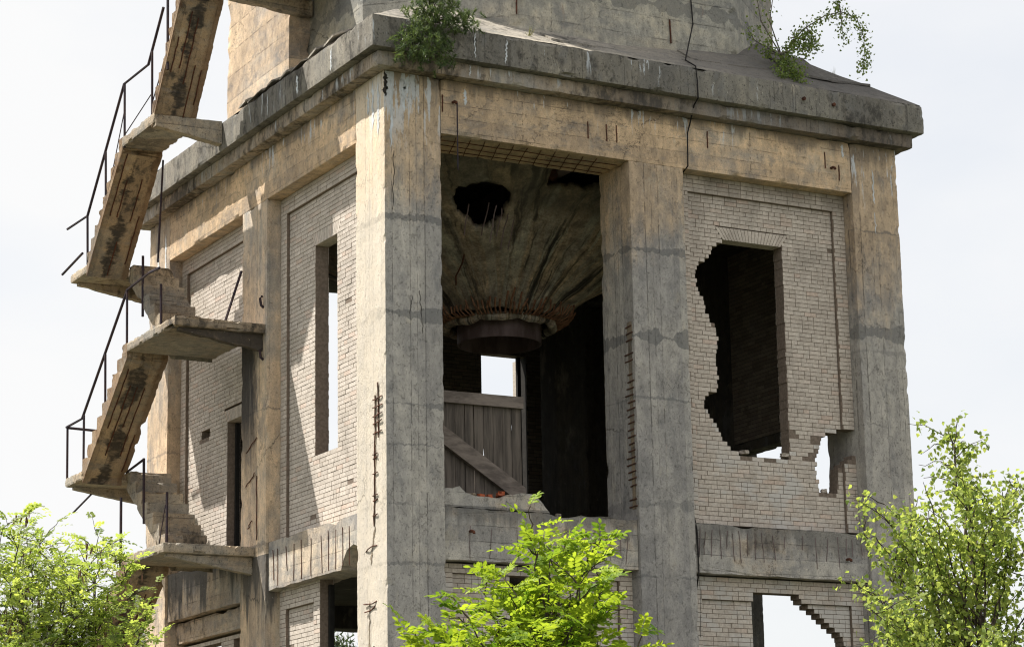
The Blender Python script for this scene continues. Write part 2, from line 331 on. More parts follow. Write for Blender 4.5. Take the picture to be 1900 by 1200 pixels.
def hoppermat():
    b = NB('stained_hopper_concrete')
    dx = b.ma('SUBTRACT', b.x, 4.98); dy = b.ma('SUBTRACT', b.y, 5.35); th = b.ma('ARCTAN2', dy, dx)
    cb = b.t.nodes.new('ShaderNodeCombineXYZ'); b.put(cb.inputs[0], b.ma('ADD', b.ma('MULTIPLY', th, 5.5), b.ma('MULTIPLY', b.noise(2.2, (1, 1, 1), 3, .5, 2), .35))); b.put(cb.inputs[1], b.ma('MULTIPLY', b.z, .40))
    def nz(scale, d=5, off=0):
        mpn = b.t.nodes.new('ShaderNodeMapping'); mpn.inputs['Location'].default_value = (off, off, off); b.t.links.new(cb.outputs[0], mpn.inputs[0])
        n = b.t.nodes.new('ShaderNodeTexNoise'); n.inputs['Scale'].default_value = scale; n.inputs['Detail'].default_value = d; n.inputs['Roughness'].default_value = .62
        b.t.links.new(mpn.outputs[0], n.inputs[0]); return n.outputs[0]
    n2 = b.noise(4.5, (1, 1, 1), 8, .72, 4); n5 = b.noise(24, (1, 1, 1), 5, .7, 5); big = b.noise(.8, (1, 1, 1), 4, .6, 9)
    col = b.mix(b.rng(b.ma('ADD', big, b.ma('MULTIPLY', n2, .5)), .6, .95), (.52, .42, .33), (.74, .57, .40))
    col = b.mix(b.rng(nz(1.5, 6), .45, .58), col, (.54, .47, .39))
    col = b.mix(b.ma('MULTIPLY', b.rng(nz(1.1, 6, 3), .51, .61), .85), col, (.05, .048, .044))
    col = b.mix(b.ma('MULTIPLY', b.rng(nz(1.9, 7, 12), .56, .63), .8), col, (.045, .043, .04))
    col = b.mix(b.ma('MULTIPLY', b.rng(nz(2.3, 6, 8), .54, .62), .75), col, (.70, .66, .55))
    col = b.mix(b.rng(n2, .3, .7), b.mix(1, col, (.5, .5, .5), 'MULTIPLY'), b.mix(1, col, (1.25, 1.25, 1.2), 'MULTIPLY'))
    col = b.mix(b.rng(n5, .35, .65), b.mix(1, col, (.65, .65, .65), 'MULTIPLY'), col)
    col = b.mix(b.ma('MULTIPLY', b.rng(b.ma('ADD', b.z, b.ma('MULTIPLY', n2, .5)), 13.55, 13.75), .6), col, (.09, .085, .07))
    b.bump(b.ma('ADD', b.ma('MULTIPLY', n2, 1.4), b.ma('MULTIPLY', n5, .5)), .05, .9)
    return b.color(col)
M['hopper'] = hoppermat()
M['bracket_black'] = concrete('concrete_black_bracket', 'h', tan=(.3, .22, .15), grey=(.2, .18, .16), off=40.1, width=.3, dark=.42)
M['inner'] = concrete('concrete_dark_inner', 'v', tan=(.20, .16, .11), grey=(.12, .115, .10), balance=-.1, off=22.2, dark=.25, bright=.6)  # darker concrete for the inside and the back walls
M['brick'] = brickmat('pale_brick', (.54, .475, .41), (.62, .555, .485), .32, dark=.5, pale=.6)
M['brick_left'] = brickmat('pale_brick_left', (.54, .485, .425), (.62, .56, .50), .22, dark=.1)  # left-face brick, less stained than the front face
M['brick_inner'] = brickmat('dark_brick', (.12, .10, .08), (.20, .17, .13), .6)  # much darker brick for the back and right walls, mortar to match
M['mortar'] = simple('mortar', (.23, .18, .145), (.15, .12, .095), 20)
M['mortar_inner'] = simple('dark_mortar', (.03, .027, .024))
M['steel'] = simple('dark_steel', (.022, .018, .030), (.05, .03, .03), 9, rough=.6)
M['rusty'] = simple('rusty_steel', (.13, .05, .028), (.05, .025, .02), 12, rough=.85)
M['rust_bright'] = simple('flaking_rusty_bar', (.36, .19, .11), (.16, .08, .05), 12)
M['rust_plate2'] = simple('old_rust', (.12, .065, .045), (.06, .035, .03), 12)
M['rust_plate'] = simple('rusty_plate', (.20, .15, .15), (.10, .07, .065), 3, (1, 1, .3), rough=.7)
M['wood'] = simple('weathered_wood', (.16, .135, .115), (.07, .06, .052), 9, (1, 1, .08), .9, .01)
M['wood_pale'] = simple('pale_weathered_wood', (.22, .185, .16), (.12, .10, .088), 9, (.3, 1, 1), .9, .01)
M['brickbit'] = simple('broken_pale_brick', (.5, .44, .39), (.3, .26, .22), 14)
M['redbrick'] = simple('red_brick', (.45, .12, .05), (.3, .09, .05), 14)
M['spall'] = concrete('broken_concrete', 'h', tan=(.36, .28, .19), grey=(.2, .18, .15), off=30, dark=.25, speck=.8, width=3, crack=False)
M['lime'] = simple('lime_bloom', (.66, .70, .74), (.48, .50, .50), 10, (1, 1, .4)); M['crackdark'] = simple('crack_shadow_dirt', (.05, .045, .04))
M['void'] = simple('dark_wood', (.02, .019, .018))  # near-black wood for posts and frames
M['cable'] = simple('black_cable', (.02, .018, .018), rough=.7)

# ------------------------------------------------------------------ setting
def structure(name, mb, mat): o = mb.build(name, mat); o['kind'] = 'structure'; return o
g = MB(); S = 2500
g.v = [(-S, -S, 0), (S, -S, 0), (S, S, 0), (-S, S, 0)]; g.face([0, 1, 2, 3])
structure('ground', g, simple('meadow', (.05, .06, .03), (.08, .075, .05), .35, lo=.4, hi=.62))

# ------------------------------------------------------------------ tower
LX, LY = 10.4, 10.8
tower = empty('ruined_tower', 'derelict square concrete tower with pale brick panels, broken walls and a zigzag outside stair', 'tower')
RP = (.07, .006, .022)
def bx(name, mat, dims, rough=RP, parent=tower):
    m = MB(); m.box(*dims); return m.build(name, M[mat], parent, rough, quads=True)
ZT = 14.65
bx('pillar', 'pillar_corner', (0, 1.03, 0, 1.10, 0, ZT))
bx('pillar', 'pillar_mid', (4.65, 5.75, 0, 1.0, 0, 13.71))
bx('pillar', 'pillar_right', (9.37, LX, 0, 1.10, 0, ZT))
bx('pillar', 'pillar_left', (0, 1.0, 4.83, 5.97, 0, 13.71))
bx('pillar', 'pillar_left_far', (0, 1.03, 9.70, LY, 0, ZT))
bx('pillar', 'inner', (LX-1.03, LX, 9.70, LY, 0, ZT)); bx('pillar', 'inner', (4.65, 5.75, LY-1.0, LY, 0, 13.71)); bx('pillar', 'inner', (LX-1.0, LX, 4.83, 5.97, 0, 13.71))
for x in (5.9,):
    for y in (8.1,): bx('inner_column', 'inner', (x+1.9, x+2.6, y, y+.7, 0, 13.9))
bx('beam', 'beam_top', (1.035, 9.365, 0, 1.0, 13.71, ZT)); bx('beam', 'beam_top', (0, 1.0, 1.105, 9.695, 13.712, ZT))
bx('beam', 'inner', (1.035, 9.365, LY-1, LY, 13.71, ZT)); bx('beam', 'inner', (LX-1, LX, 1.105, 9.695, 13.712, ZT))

def lowbeam(name, mat, axis, u0, u1, zt=7.53, zb=6.68, d0=.05, d1=.7, notch=None):
    n = max(8, int((u1-u0)/.12)); top = []; bot = []
    for i in range(n+1):
        u = u0+(u1-u0)*i/n
        top.append((u, zt-.05*max(0, mnoise.noise(Vector((u*1.7, axis, 1)))*2)-.012*random.random()))
        zz = zb+.02*mnoise.noise(Vector((u*3, 2, axis)))
        if notch:
            uc, w, h = notch; q = abs(u-uc)/w
            if q < 1: zz += h*(1-q**3)*(.9+.2*random.random())
        bot.append((u, zz))
    prof = bot+top[::-1]; m = MB()
    fn = (lambda p, q, w: (p, w, q)) if axis == 0 else (lambda p, q, w: (w, p, q)) if axis == 1 else (lambda p, q, w: (p, LY-w, q)) if axis == 2 else (lambda p, q, w: (LX-w, p, q))
    m.prism(prof, fn, d0, d1); return m.build(name, M[mat], tower, (.15, .006, .02))
lowbeam('sill_beam', 'beam_low', 0, 1.035, 4.645); lowbeam('sill_beam', 'beam_low', 0, 5.755, 9.365)
lowbeam('sill_beam', 'beam_low_left', 1, 1.105, 4.825, notch=(1.35, .45, .33)); lowbeam('sill_beam', 'beam_stained', 1, 5.975, 9.695, 7.53, 6.62)
lowbeam('sill_beam', 'beam_stained', 1, 5.975, 9.695, 6.60, 6.2, d0=.22)
lowbeam('sill_beam', 'inner', 2, 1.035, 4.645); lowbeam('sill_beam', 'inner', 2, 5.755, 9.365); lowbeam('sill_beam', 'inner', 3, 5.975, 9.695)

# floor slabs and ceiling (inside)
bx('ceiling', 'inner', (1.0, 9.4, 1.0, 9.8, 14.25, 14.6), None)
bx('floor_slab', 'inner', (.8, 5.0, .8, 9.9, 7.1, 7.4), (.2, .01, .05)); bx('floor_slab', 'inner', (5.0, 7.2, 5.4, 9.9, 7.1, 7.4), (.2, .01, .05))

# cornice: two stepped bands
def ring(name, mat, e, d, z0, z1, rough):
    m = MB(); x0, x1, y0, y1 = -e, LX+e, -e, LY+e
    pts_o = [(x0, y0), (x1, y0), (x1, y1), (x0, y1)]; pts_i = [(x0+d, y0+d), (x1-d, y0+d), (x1-d, y1-d), (x0+d, y1-d)]
    for z in (z0, z1): m.v += [(p[0], p[1], z) for p in pts_o]+[(p[0], p[1], z) for p in pts_i]
    for i in range(4):
        j = (i+1) % 4
        m.face([i, j, 8+j, 8+i]); m.face([4+j, 4+i, 12+i, 12+j]); m.face([i, 4+i, 4+j, j]); m.face([8+i, 8+j, 12+j, 12+i])
    return m.build(name, M[mat], tower, rough, quads=True)
ring('cornice', 'cornice_low', .23, 1.1, 14.652, 14.90, (.06, .006, .022))
ring('cornice', 'cornice_top', .39, 1.3, 14.903, 15.44, (.055, .008, .035))
# sloping roof slab between cornice and shaft
e = .36; zr0 = 15.442; k = .60
m = MB(); ins = 1.9
O = [(-e, -e), (LX+e, -e), (LX+e, LY+e), (-e, LY+e)]; I = [(-e+ins+.6, -e+ins+.6), (LX+e-ins-.6, -e+ins+.6), (LX+e-ins-.6, LY+e-ins-.6), (-e+ins+.6, LY+e-ins-.6)]
NS = 40
def roofpt(a, b, t, w):
    x = a[0]+(b[0]-a[0])*t; y = a[1]+(b[1]-a[1])*t; return x, y
rows = 10
def kx(x):
    t = min(1, max(0, (x-4.5)/4)); return .58+.17*t*t*(3-2*t)
for sidx in range(4):
    A0, A1 = O[sidx], O[(sidx+1) % 4]; B0, B1 = I[sidx], I[(sidx+1) % 4]; n0 = len(m.v)
    for r_ in range(rows+1):
        w = r_/rows
        for c in range(NS+1):
            t = c/NS; xa, ya = roofpt(A0, A1, t, w); xb, yb = roofpt(B0, B1, t, w)
            x = xa+(xb-xa)*w; y = ya+(yb-ya)*w; z = zr0+kx(x)*w*(ins+.6)
            q = .05*mnoise.noise(Vector((x*1.3, y*1.3, 3)))+.02*mnoise.noise(Vector((x*5, y*5, 1)))
            if 0 < r_: z += q*min(1, w*4)
            else: z += .02*mnoise.noise(Vector((x*4, y*4, 1)))
            m.v.append((x, y, z))
    for r_ in range(rows):
        for c in range(NS):
            i = n0+r_*(NS+1)+c; m.face([i, i+1, i+NS+2, i+NS+1])
roof = m.build('roof', M['roof'], tower)
# broken slate-like crusts lying on the right hip and the left edge
def crust(pts, th, name='roof_crust'):
    m = MB(); n = len(pts); m.v = [tuple(p) for p in pts]+[(p[0], p[1], p[2]-th) for p in pts]
    m.face(list(range(n))); m.face([n+i for i in range(n)][::-1])
    for i in range(n): j = (i+1) % n; m.face([i, n+i, n+j, j])
    m.build(name, M['roof'], tower, (.08, .006, .03))
def rz(x, y):   # roof height at x,y
    return zr0+kx(x)*(min(x+e, y+e, LX+e-x, LY+e-y))
for (x0, x1, y0, y1, lift) in ((8.3, 10.1, .18, .98, .07), (9.9, 10.7, 1.0, 3.2, .06), (6.2, 8.1, .25, .75, .035), (3.2, 4.6, .05, .45, .04)):
    pts = []
    for (x, y) in ((x0, y0), ((x0+x1)/2, y0-.08), (x1, y0+.05), (x1+.03, y1), ((x0+x1)/2, y1+.1), (x0, y1)):
        pts.append((x, y, rz(x, y)+lift))
    crust(pts, .05)
for i in range(7):
    y = 1.2+i*.62+random.uniform(-.1, .1); l = random.uniform(.3, .55); q = .07+.06*random.random()
    crust([(-.40, y, 15.46+q), (-.40+.02, y+l, 15.45+q*.6), (.25, y+l+.05, rz(.25, y)+q), (.22, y, rz(.2, y)+q)], .045)

# upper shaft: chamfered octagon
S1 = [(3.0, .8), (7.5, .8), (9.6, 2.55), (9.6, 8.2), (7.5, 10.0), (3.0, 10.0), (.85, 8.2), (.85, 2.6)]
m = MB(); m.prism(S1, lambda p, q, w: (p, q, w), 15.0, 22.5); m.build('upper_shaft', M['shaft'], tower, (.15, .008, .03), quads=True)
M['shaft_tan'] = concrete('concrete_shaft_projection', 'h', tan=(.60, .47, .34), balance=.12, off=15.4, width=.5)
bx('shaft_projection', 'shaft_tan', (.42, .86, 4.85, 7.83, 15.3, 22.5), (.15, .015, .06))
bx('shaft_band', 'shaft', (2.95, 7.5, .74, .82, 18.6, 19.0))

# ------------------------------------------------------------------ brick panels
CH = .077
def inside(poly, u, z):
    c = False; n = len(poly)
    for i in range(n):
        (x0, y0), (x1, y1) = poly[i], poly[(i+1) % n]
        if (y0 > z) != (y1 > z) and u < (x1-x0)*(z-y0)/(y1-y0)+x0: c = not c
    return c
def panel(axis, u0, u1, z0, z1, windows=(), holes=(), mats=('brick', 'mortar'), level=.27, frame=True, fh=4, seed=1, th=.26, frame_b=False, lintels=True, jr=.03):
    rnd = random.Random(seed)
    if axis == 0: fn = lambda u, w, z: (u, level-w, z)
    elif axis == 1: fn = lambda u, w, z: (level-w, u, z)
    elif axis == 2: fn = lambda u, w, z: (u, LY-level+w, z)
    else: fn = lambda u, w, z: (LX-level+w, u, z)
    B = MB(); Mo = MB(); FW = .26; RC = .06
    def hx(mb, a, b, w0, w1, za, zb, val=0.0):
        p = [fn(a, w1, za), fn(b, w1, za), fn(b, w0, za), fn(a, w0, za), fn(a, w1, zb), fn(b, w1, zb), fn(b, w0, zb), fn(a, w0, zb)]
        mb.hexa(p, val)
    n = int(round((z1-z0)/CH)); ch = (z1-z0)/n
    lz = []
    if lintels:
        for (a, b, c, d) in windows:
            if d+.25 < z1: lz.append((a-.16, b+.16, d, d+CH*3))
    for i in range(n):
        za = z0+i*ch; zb = za+ch; zc = (za+zb)/2
        # sample solid intervals
        cuts = [(u0, u1)]
        def sub(a, b):
            out = []
            for (p, q) in cuts:
                if b <= p or a >= q: out.append((p, q)); continue
                if a > p: out.append((p, a))
                if b < q: out.append((b, q))
            return out
        for (a, b, c, d) in windows:
            if c < zc < d: cuts = sub(a, b)
        for (a, b, c, d) in lz:
            if c < zc < d: q = .78+.22*(zc-c)/(d-c); cuts = sub((a+b)/2-(b-a)/2*q, (a+b)/2+(b-a)/2*q)
        for poly in holes:
            xs = []
            k_ = len(poly)
            for q in range(k_):
                (ax, az), (bx_, bz) = poly[q], poly[(q+1) % k_]
                if (az > zc) != (bz > zc): xs.append(ax+(bx_-ax)*(zc-az)/(bz-az))
            xs.sort()
            for q in range(0, len(xs)-1, 2):
                ja = 0 if any(abs(xs[q]-w[0]) < .03 or abs(xs[q]-w[1]) < .03 for w in windows) else rnd.uniform(-jr, jr)
                jb = rnd.uniform(-jr, jr)*.4
                cuts = sub(xs[q]+ja, xs[q+1]+jb)
        topf = frame and i >= n-fh
        for (p, q) in cuts:
            if q-p < .02: continue
            segs = []
            if not frame or topf: segs = [(p, q, 0.0)]
            else:
                for (a, b, w) in ((u0, u0+FW, 0.0), (u0+FW, u1-FW, -RC), (u1-FW, u1, 0.0)):
                    a2, b2 = max(a, p), min(b, q)
                    if b2-a2 > .015: segs.append((a2, b2, w))
            for (a, b, w) in segs:
                hx(Mo, a+.004, b-.004, w-th+.008, w-.009, za-.0005, zb-.0005 if i < n-1 else zb)
                # bricks
                st = u0+(0 if i % 2 else -.125)+(-.06 if (i//2) % 3 == 1 else 0)
                x = st
                run = rnd.random() < .45
                while x < b:
                    ln = .125 if (run and rnd.random() < .35) or rnd.random() < .10 else .25
                    xa, xb = max(x, a), min(x+ln, b)
                    if b-xb < .05: xb = b; x = b
                    if xb-xa > .03:
                        jw = rnd.uniform(-.004, .004)
                        if rnd.random() < .003: jw = -.02
                        near = holes and zc < 9.75 and (abs(xa-p) < .01 or abs(xb-q) < .01) and p > u0+.01 and q < u1-.01 or (holes and any(inside(h_, (xa+xb)/2, zc+CH) for h_ in holes))
                        if near: jw -= rnd.random()*.03
                        hx(B, xa+.005, xb-.005, w-th, w+jw, za+.005, zb-.005, rnd.random()+(1.01 if near and rnd.random() < .7 else 0))
                    x += ln
    for (a, b, c, d) in lz:
        w = -RC if frame and d < z1-fh*ch-.01 else 0.0
        nb = int(round((b-a)/.078)); cx = (a+b)/2
        for i in range(nb):
            p0 = a+(b-a)*i/nb; p1 = a+(b-a)*(i+1)/nb; f = .79
            q0, q1 = cx+(p0-cx)*f+0, cx+(p1-cx)*f
            bad = any(inside(poly, (q0+q1)/2, c+.06) for poly in holes)
            if bad: continue
            pts = [fn(q0+.005, w, c+.004), fn(q1-.005, w, c+.004), fn(q1-.005, w-th, c+.004), fn(q0+.005, w-th, c+.004),
                   fn(p0+.005, w, d-.006), fn(p1-.005, w, d-.006), fn(p1-.005, w-th, d-.006), fn(p0+.005, w-th, d-.006)]
            B.hexa(pts, rnd.random())
        if not holes: hx(Mo, a+.17, b-.17, w-th+.02, w-.010, c+.008, d)
        else: hx(Mo, a+.3, b-.01, w-th+.02, w-.010, c+.008, d)
        # side wedges of ordinary brick
    o = B.build('brick_panel', M[mats[0]], tower, attr=True); Mo.build('mortar', M[mats[1]], o)
    return o
H2 = [(6.74, 12.62), (8.00, 12.62), (7.98, 8.83), (7.69, 8.78), (7.02, 8.77), (6.82, 8.92), (6.65, 8.99), (6.53, 9.19), (6.36, 9.41), (6.25, 9.62), (6.27, 9.80), (6.50, 9.87), (6.56, 10.2), (6.50, 10.45), (6.58, 10.71), (6.54, 11.0), (6.37, 11.22), (6.30, 11.50), (6.18, 11.73), (6.15, 11.97), (6.24, 12.15), (6.48, 12.32), (6.51, 12.5), (6.74, 12.54)]
H3 = [(8.83, 9.36), (9.50, 9.38), (9.50, 9.06), (9.2, 8.85), (9.02, 8.69), (8.97, 8.25), (8.6, 8.25), (8.53, 8.66), (8.57, 8.95), (8.66, 9.2)]
H4 = [(7.05, 6.44), (7.90, 6.43), (8.08, 6.3), (8.35, 6.17), (8.55, 6.01), (8.73, 5.88), (8.92, 5.75), (8.98, 5.56), (9.04, 5.29), (9.04, 4.6), (7.07, 4.6)]
for a in (H2,): pass
panel(0, 5.752, 9.368, 7.56, 13.708, windows=((6.75, 7.98, 8.83, 12.62),), holes=(H2, H3), seed=3)
panel(0, 5.752, 9.368, 3.2, 6.66, windows=((7.07, 8.0, 4.6, 6.44),), holes=(H4,), seed=4, fh=5, lintels=False)
panel(0, 1.032, 4.648, 3.2, 6.66, windows=((2.36, 3.28, 4.6, 6.50),), seed=5, fh=2, lintels=False)
panel(1, 1.102, 4.828, 7.53, 13.708, windows=((2.55, 3.46, 8.85, 12.55),), mats=('brick_left', 'mortar'), seed=6)
panel(1, 5.972, 9.698, 7.53, 13.708, windows=((6.45, 7.44, 7.50, 10.12),), holes=([(8.30, 10.16), (8.72, 10.16), (8.74, 10.03), (8.32, 10.03)],), mats=('brick_left', 'mortar'), seed=7)
panel(1, 3.14, 4.828, 3.2, 6.72, mats=('brick_left', 'mortar'), seed=8, fh=5)
panel(1, 5.972, 9.698, 3.2, 6.15, windows=((6.4, 7.1, 4.4, 6.1), (7.7, 8.6, 4.4, 6.1)), mats=('brick_left', 'mortar'), seed=9, lintels=False, level=.35)
SO = ('brick_inner', 'mortar_inner')
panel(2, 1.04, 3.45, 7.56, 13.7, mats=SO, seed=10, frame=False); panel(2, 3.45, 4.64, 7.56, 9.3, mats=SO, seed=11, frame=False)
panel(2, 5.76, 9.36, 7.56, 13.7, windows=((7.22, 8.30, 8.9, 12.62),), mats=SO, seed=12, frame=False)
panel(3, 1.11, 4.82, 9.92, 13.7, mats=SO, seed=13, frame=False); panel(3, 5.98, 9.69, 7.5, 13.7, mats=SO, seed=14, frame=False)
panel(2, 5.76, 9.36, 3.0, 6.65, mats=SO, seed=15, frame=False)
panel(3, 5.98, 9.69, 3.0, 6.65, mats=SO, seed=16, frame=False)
bx('lintel', 'inner', (9.86, 10.2, 1.11, 4.82, 9.72, 9.915), (.12, .01, .05))
bx('window_jamb', 'brick_left', (8.262, 8.31, 10.56, 10.80, 8.9, 12.60), None)
bx('window_post', 'void', (8.13, 8.21, 10.35, 10.43, 8.9, 12.62), None)
bx('window_post', 'void', (.42, .50, 3.05, 3.13, 4.0, 6.6), None)
bx('door_frame', 'void', (.48, .55, 7.36, 7.43, 7.54, 10.1), None)
# ground storey below the picture: plain walls
for ax, u0, u1 in ((0, 1.032, 4.648), (0, 5.752, 9.368), (1, 1.102, 4.828), (1, 5.972, 9.698)):
    mm = MB()
    if ax == 0: mm.box(u0, u1, .3, .6, 0, 2.6)
    else: mm.box(.3, .6, u0, u1, 0, 2.6)
    mm.build('plinth_wall', M['beam_low'], tower)

# broken upstand with rubble in the open bay
pr = [(1.035, 7.53)]; x = 1.035
for (x, z) in ((1.035, 7.86), (1.2, 7.84), (1.34, 7.88), (1.45, 7.78), (1.62, 7.75), (1.9, 7.73), (2.1, 7.72), (2.22, 7.80), (2.32, 7.84), (2.75, 7.82), (2.84, 7.74), (2.90, 7.64), (3.0, 7.53)): pr.append((x, z))
m = MB(); m.prism(pr, lambda p, q, w: (p, w, q), .08, .55); m.build('broken_upstand', M['beam_low'], tower, (.08, .008, .03))

# spalled hollow and cracks with reinforcement on the corner pillar
def rods(name, paths, r=.011, parent=tower, mat='rusty', seg=5):
    for p in paths:
        m = MB(); m.tube(p, r, seg); o = m.build(name, M[mat], parent)
    return o
def wig(p0, p1, n=5, a=.01):
    p0, p1 = Vector(p0), Vector(p1)
    return [p0.lerp(p1, i/n)+Vector((random.uniform(-a, a), random.uniform(-a, a), random.uniform(-a, a))) for i in range(n+1)]
# ragged scar (broken concrete pad) along the corner pillar's left face
def scar(pts, name='spalled_scar', off=(-1, 0), mat='spall', base=0):
    m = MB(); n = len(pts); d = .006
    L_, R_ = [], []
    for (u, z, w) in pts:
        L_.append((u-w*(.6+.5*random.random()), z)); R_.append((u+w*(.6+.5*random.random()), z))
    for i in range(n-1):
        a, b, c, e_ = L_[i], L_[i+1], R_[i+1], R_[i]
        f = (lambda q: (-d+base, q[0], q[1])) if off[0] else (lambda q: (q[0], -d+base, q[1]))
        k0 = len(m.v); m.v += [f(a), f(b), f(c), f(e_)]
        m.face([k0, k0+1, k0+2, k0+3])
    return m.build(name, M[mat], tower)
def vertical_scar(u0, z0, u1, z1, w, off, n=30, **kw):
    pts = []
    for i in range(n+1):
        t = i/n; q = mnoise.noise(Vector((t*9, u0*3, z0)))
        pts.append((u0+(u1-u0)*t+.03*q, z0+(z1-z0)*t, max(.006, w*(.55+.9*abs(mnoise.noise(Vector((t*14, z0, 2))))) * min(1, 8*t+.1, 8*(1-t)+.1))))
    return scar(pts, off=off, **kw)
vertical_scar(.27, 9.5, .25, 8.7, .035, (1, 0)); vertical_scar(.37, 9.35, .42, 7.2, .05, (1, 0), 60); vertical_scar(.42, 7.2, .58, 6.6, .04, (1, 0)); vertical_scar(.62, 6.05, .66, 5.2, .035, (1, 0))
rods('exposed_rebar', [wig((-.014, .27, 9.5), (-.014, .25, 8.6), 8, .006), wig((-.014, .37, 9.3), (-.014, .44, 7.2), 14, .008)]
     + [wig((-.016, .12, z), (-.016, .45, z-.02), 3, .008) for z in (9.25, 9.12, 8.98, 8.86, 8.7)]
     + [wig((-.016, .30, z), (-.016, .46, z-.015), 3, .006) for z in (7.38, 7.62, 7.7, 8.05, 8.3, 8.36)]
     + [wig((-.016, .35, 6.9), (-.016, .75, 6.83), 3, .02), wig((-.016, .4, 5.95), (-.016, .75, 5.88), 3, .02), wig((-.016, .35, 6.0), (-.016, .8, 6.0), 3, .02), wig((-.016, .45, 5.3), (-.016, .75, 5.25), 3, .02)], .010)
# lime runs and cracks
LM = dict(name='lime_run', mat='lime')
for (u0, z0, u1, z1, w, bs_) in ((1.48, 15.38, 1.48, 14.96, .012, -.395), (2.08, 15.36, 2.06, 14.94, .02, -.395), (1.47, 14.88, 1.46, 14.68, .015, -.235), (.14, 14.55, .12, 13.35, .035, 0), (.36, 14.5, .35, 14.0, .04, 0), (.42, 14.6, .40, 14.3, .06, 0), (.05, 14.45, .05, 14.2, .02, 0), (1.49, 14.53, 1.5, 14.25, .035, 0), (9.85, 14.2, 9.86, 13.55, .022, 0), (9.86, 13.4, 9.86, 13.0, .012, 0), (9.2, 14.6, 9.2, 14.35, .03, 0)):
    vertical_scar(u0, z0, u1, z1, w, (0, 1), base=bs_, **LM)
for (u0, z0, z1, w) in ((.42, 14.6, 13.75, .05), (.60, 14.45, 14.05, .05), (.22, 14.5, 13.6, .05), (2.9, 14.5, 14.3, .03), (9.9, 14.3, 13.3, .05), (10.3, 14.5, 13.6, .06)): vertical_scar(u0, z0, u0, z1, w, (1, 0), **LM)
for (u0, z0, z1, w, bs_) in ((1.2, 15.35, 14.95, .03, -.395), (2.6, 15.3, 14.95, .05, -.395), (3.9, 15.35, 14.95, .02, -.395), (1.9, 14.85, 14.68, .02, -.235)): vertical_scar(u0, z0, u0, z1, w, (1, 0), base=bs_, **LM)
CK = dict(name='crack', mat='crackdark')
for (u0, z0, u1, z1, w) in ((.16, 13.3, .15, 12.3, .006), (.62, 11.0, .66, 10.3, .006), (.5, 10.9, .42, 10.6, .004)): vertical_scar(u0, z0, u1, z1, w, (0, 1), 30, **CK)
vertical_scar(5.80, 7.1, 5.79, 5.6, .008, (0, 1), **CK); vertical_scar(.03, 14.62, .02, 14.2, .05, (0, 1), **CK)
rods('exposed_rebar', [wig((6.1, .785, 16.75), (6.1, .78, 16.3), 3, .004), wig((2.95, .79, 17.2), (2.95, .79, 16.35), 3, .004)], .016)
# ladder of stirrups on the reveal of the middle pillar
rods('exposed_rebar', [wig((4.638, .02+random.uniform(0, .05), z), (4.638, .26+random.uniform(-.05, .05), z-.01), 2, .004) for z in np.arange(7.75, 10.9, .118) if random.random() < .8], .013, tower, 'rust_plate2')
scar([(.0, 0, 0)]*2) if False else None
m = MB()
for i in range(40):
    z = 7.7+i*.08; w = .05+.06*abs(mnoise.noise(Vector((z*2, 1, 1)))); k0 = len(m.v)
    w2 = .05+.06*abs(mnoise.noise(Vector(((z+.08)*2, 1, 1))))
    m.v += [(4.644, .13-w, z), (4.644, .13+w, z), (4.644, .13+w2, z+.08), (4.644, .13-w2, z+.08)]; m.face([k0, k0+1, k0+2, k0+3])
m.build('spalled_scar', M['spall'], tower)
# stirrups showing on sill beams, as vertical rusty bars
def bars(axis, us, z0, z1, lv, jit=.1):
    out = []
    for u in us:
        a = z0+random.uniform(-.04, .02); b_ = z1+random.uniform(-.25, .1)*1; lean = random.uniform(-.05, .05)
        if axis == 0: out.append(wig((u, lv, a), (u+lean, lv, max(b_, 6.72)), 3, .006))
        else: out.append(wig((lv, u, a), (lv, u+lean, max(b_, 6.72)), 3, .006))
    return out
rods('exposed_rebar', bars(0, [5.82, 5.88, 5.98, 6.12, 6.27, 6.42, 6.52, 6.66, 6.84, 6.99, 7.12, 7.35, 7.6, 7.98, 8.24, 8.5, 8.72, 8.9, 9.02, 9.2], 7.42, 7.1, .046), .006, tower, 'rust_plate')
rods('exposed_rebar', bars(0, [1.5, 1.9, 2.35, 3.9, 4.1, 4.3, 4.45], 7.25, 6.85, .046), .005, tower, 'rust_plate')
rods('exposed_rebar', bars(1, [1.5, 1.75, 2.0, 2.3, 2.6, 3.0, 3.4, 3.7, 4.05, 4.4, 4.6], 7.38, 6.85, .046), .007)
rods('exposed_rebar', [wig((u, -.006, 14.3+dz), (u, -.006, 14.0+dz), 3, .004) for u, dz in ((1.07, .08), (3.85, .0), (4.22, .0), (4.42, .0), (6.28, .15), (8.8, .1), (9.1, -.1))], .012)
# steel stubs (pipe ends) sticking out of beams
for (x, z) in ((1.26, 14.27), (8.93, 14.12), (1.5, 7.15), (8.9, 7.05)):
    y0 = 0 if z > 10 else .05
    rods('pipe_stub', [[(x, y0+.05, z), (x, y0-.06, z), (x+.02, y0-.09, z-.02), (x+.02, y0-.095, z-.045)]], .026)
for (x, z) in ((8.1, 15.2), (8.75, 15.18)): rods('pipe_stub', [[(x, -.3, z), (x, -.44, z-.01)]], .035)
for z in (11.9, 10.95): rods('pipe_stub', [[(-.02, 5.0, z+.05), (-.07, 4.97, z), (-.05, 4.97, z-.12), (0, 4.97, z-.16)]], .026, tower, 'steel')
# rods on reveal of the middle left pillar
rods('exposed_rebar', [wig((-.012, 5.72, 9.22), (-.03, 5.2, 9.42), 5, .012), wig((-.012, 5.7, 8.62), (-.03, 5.25, 8.8), 5, .012), wig((-.012, 5.6, 7.85), (-.03, 5.4, 7.98), 5, .012), wig((-.012, 5.22, 8.75), (-.012, 5.2, 7.6), 9, .006)], .010)
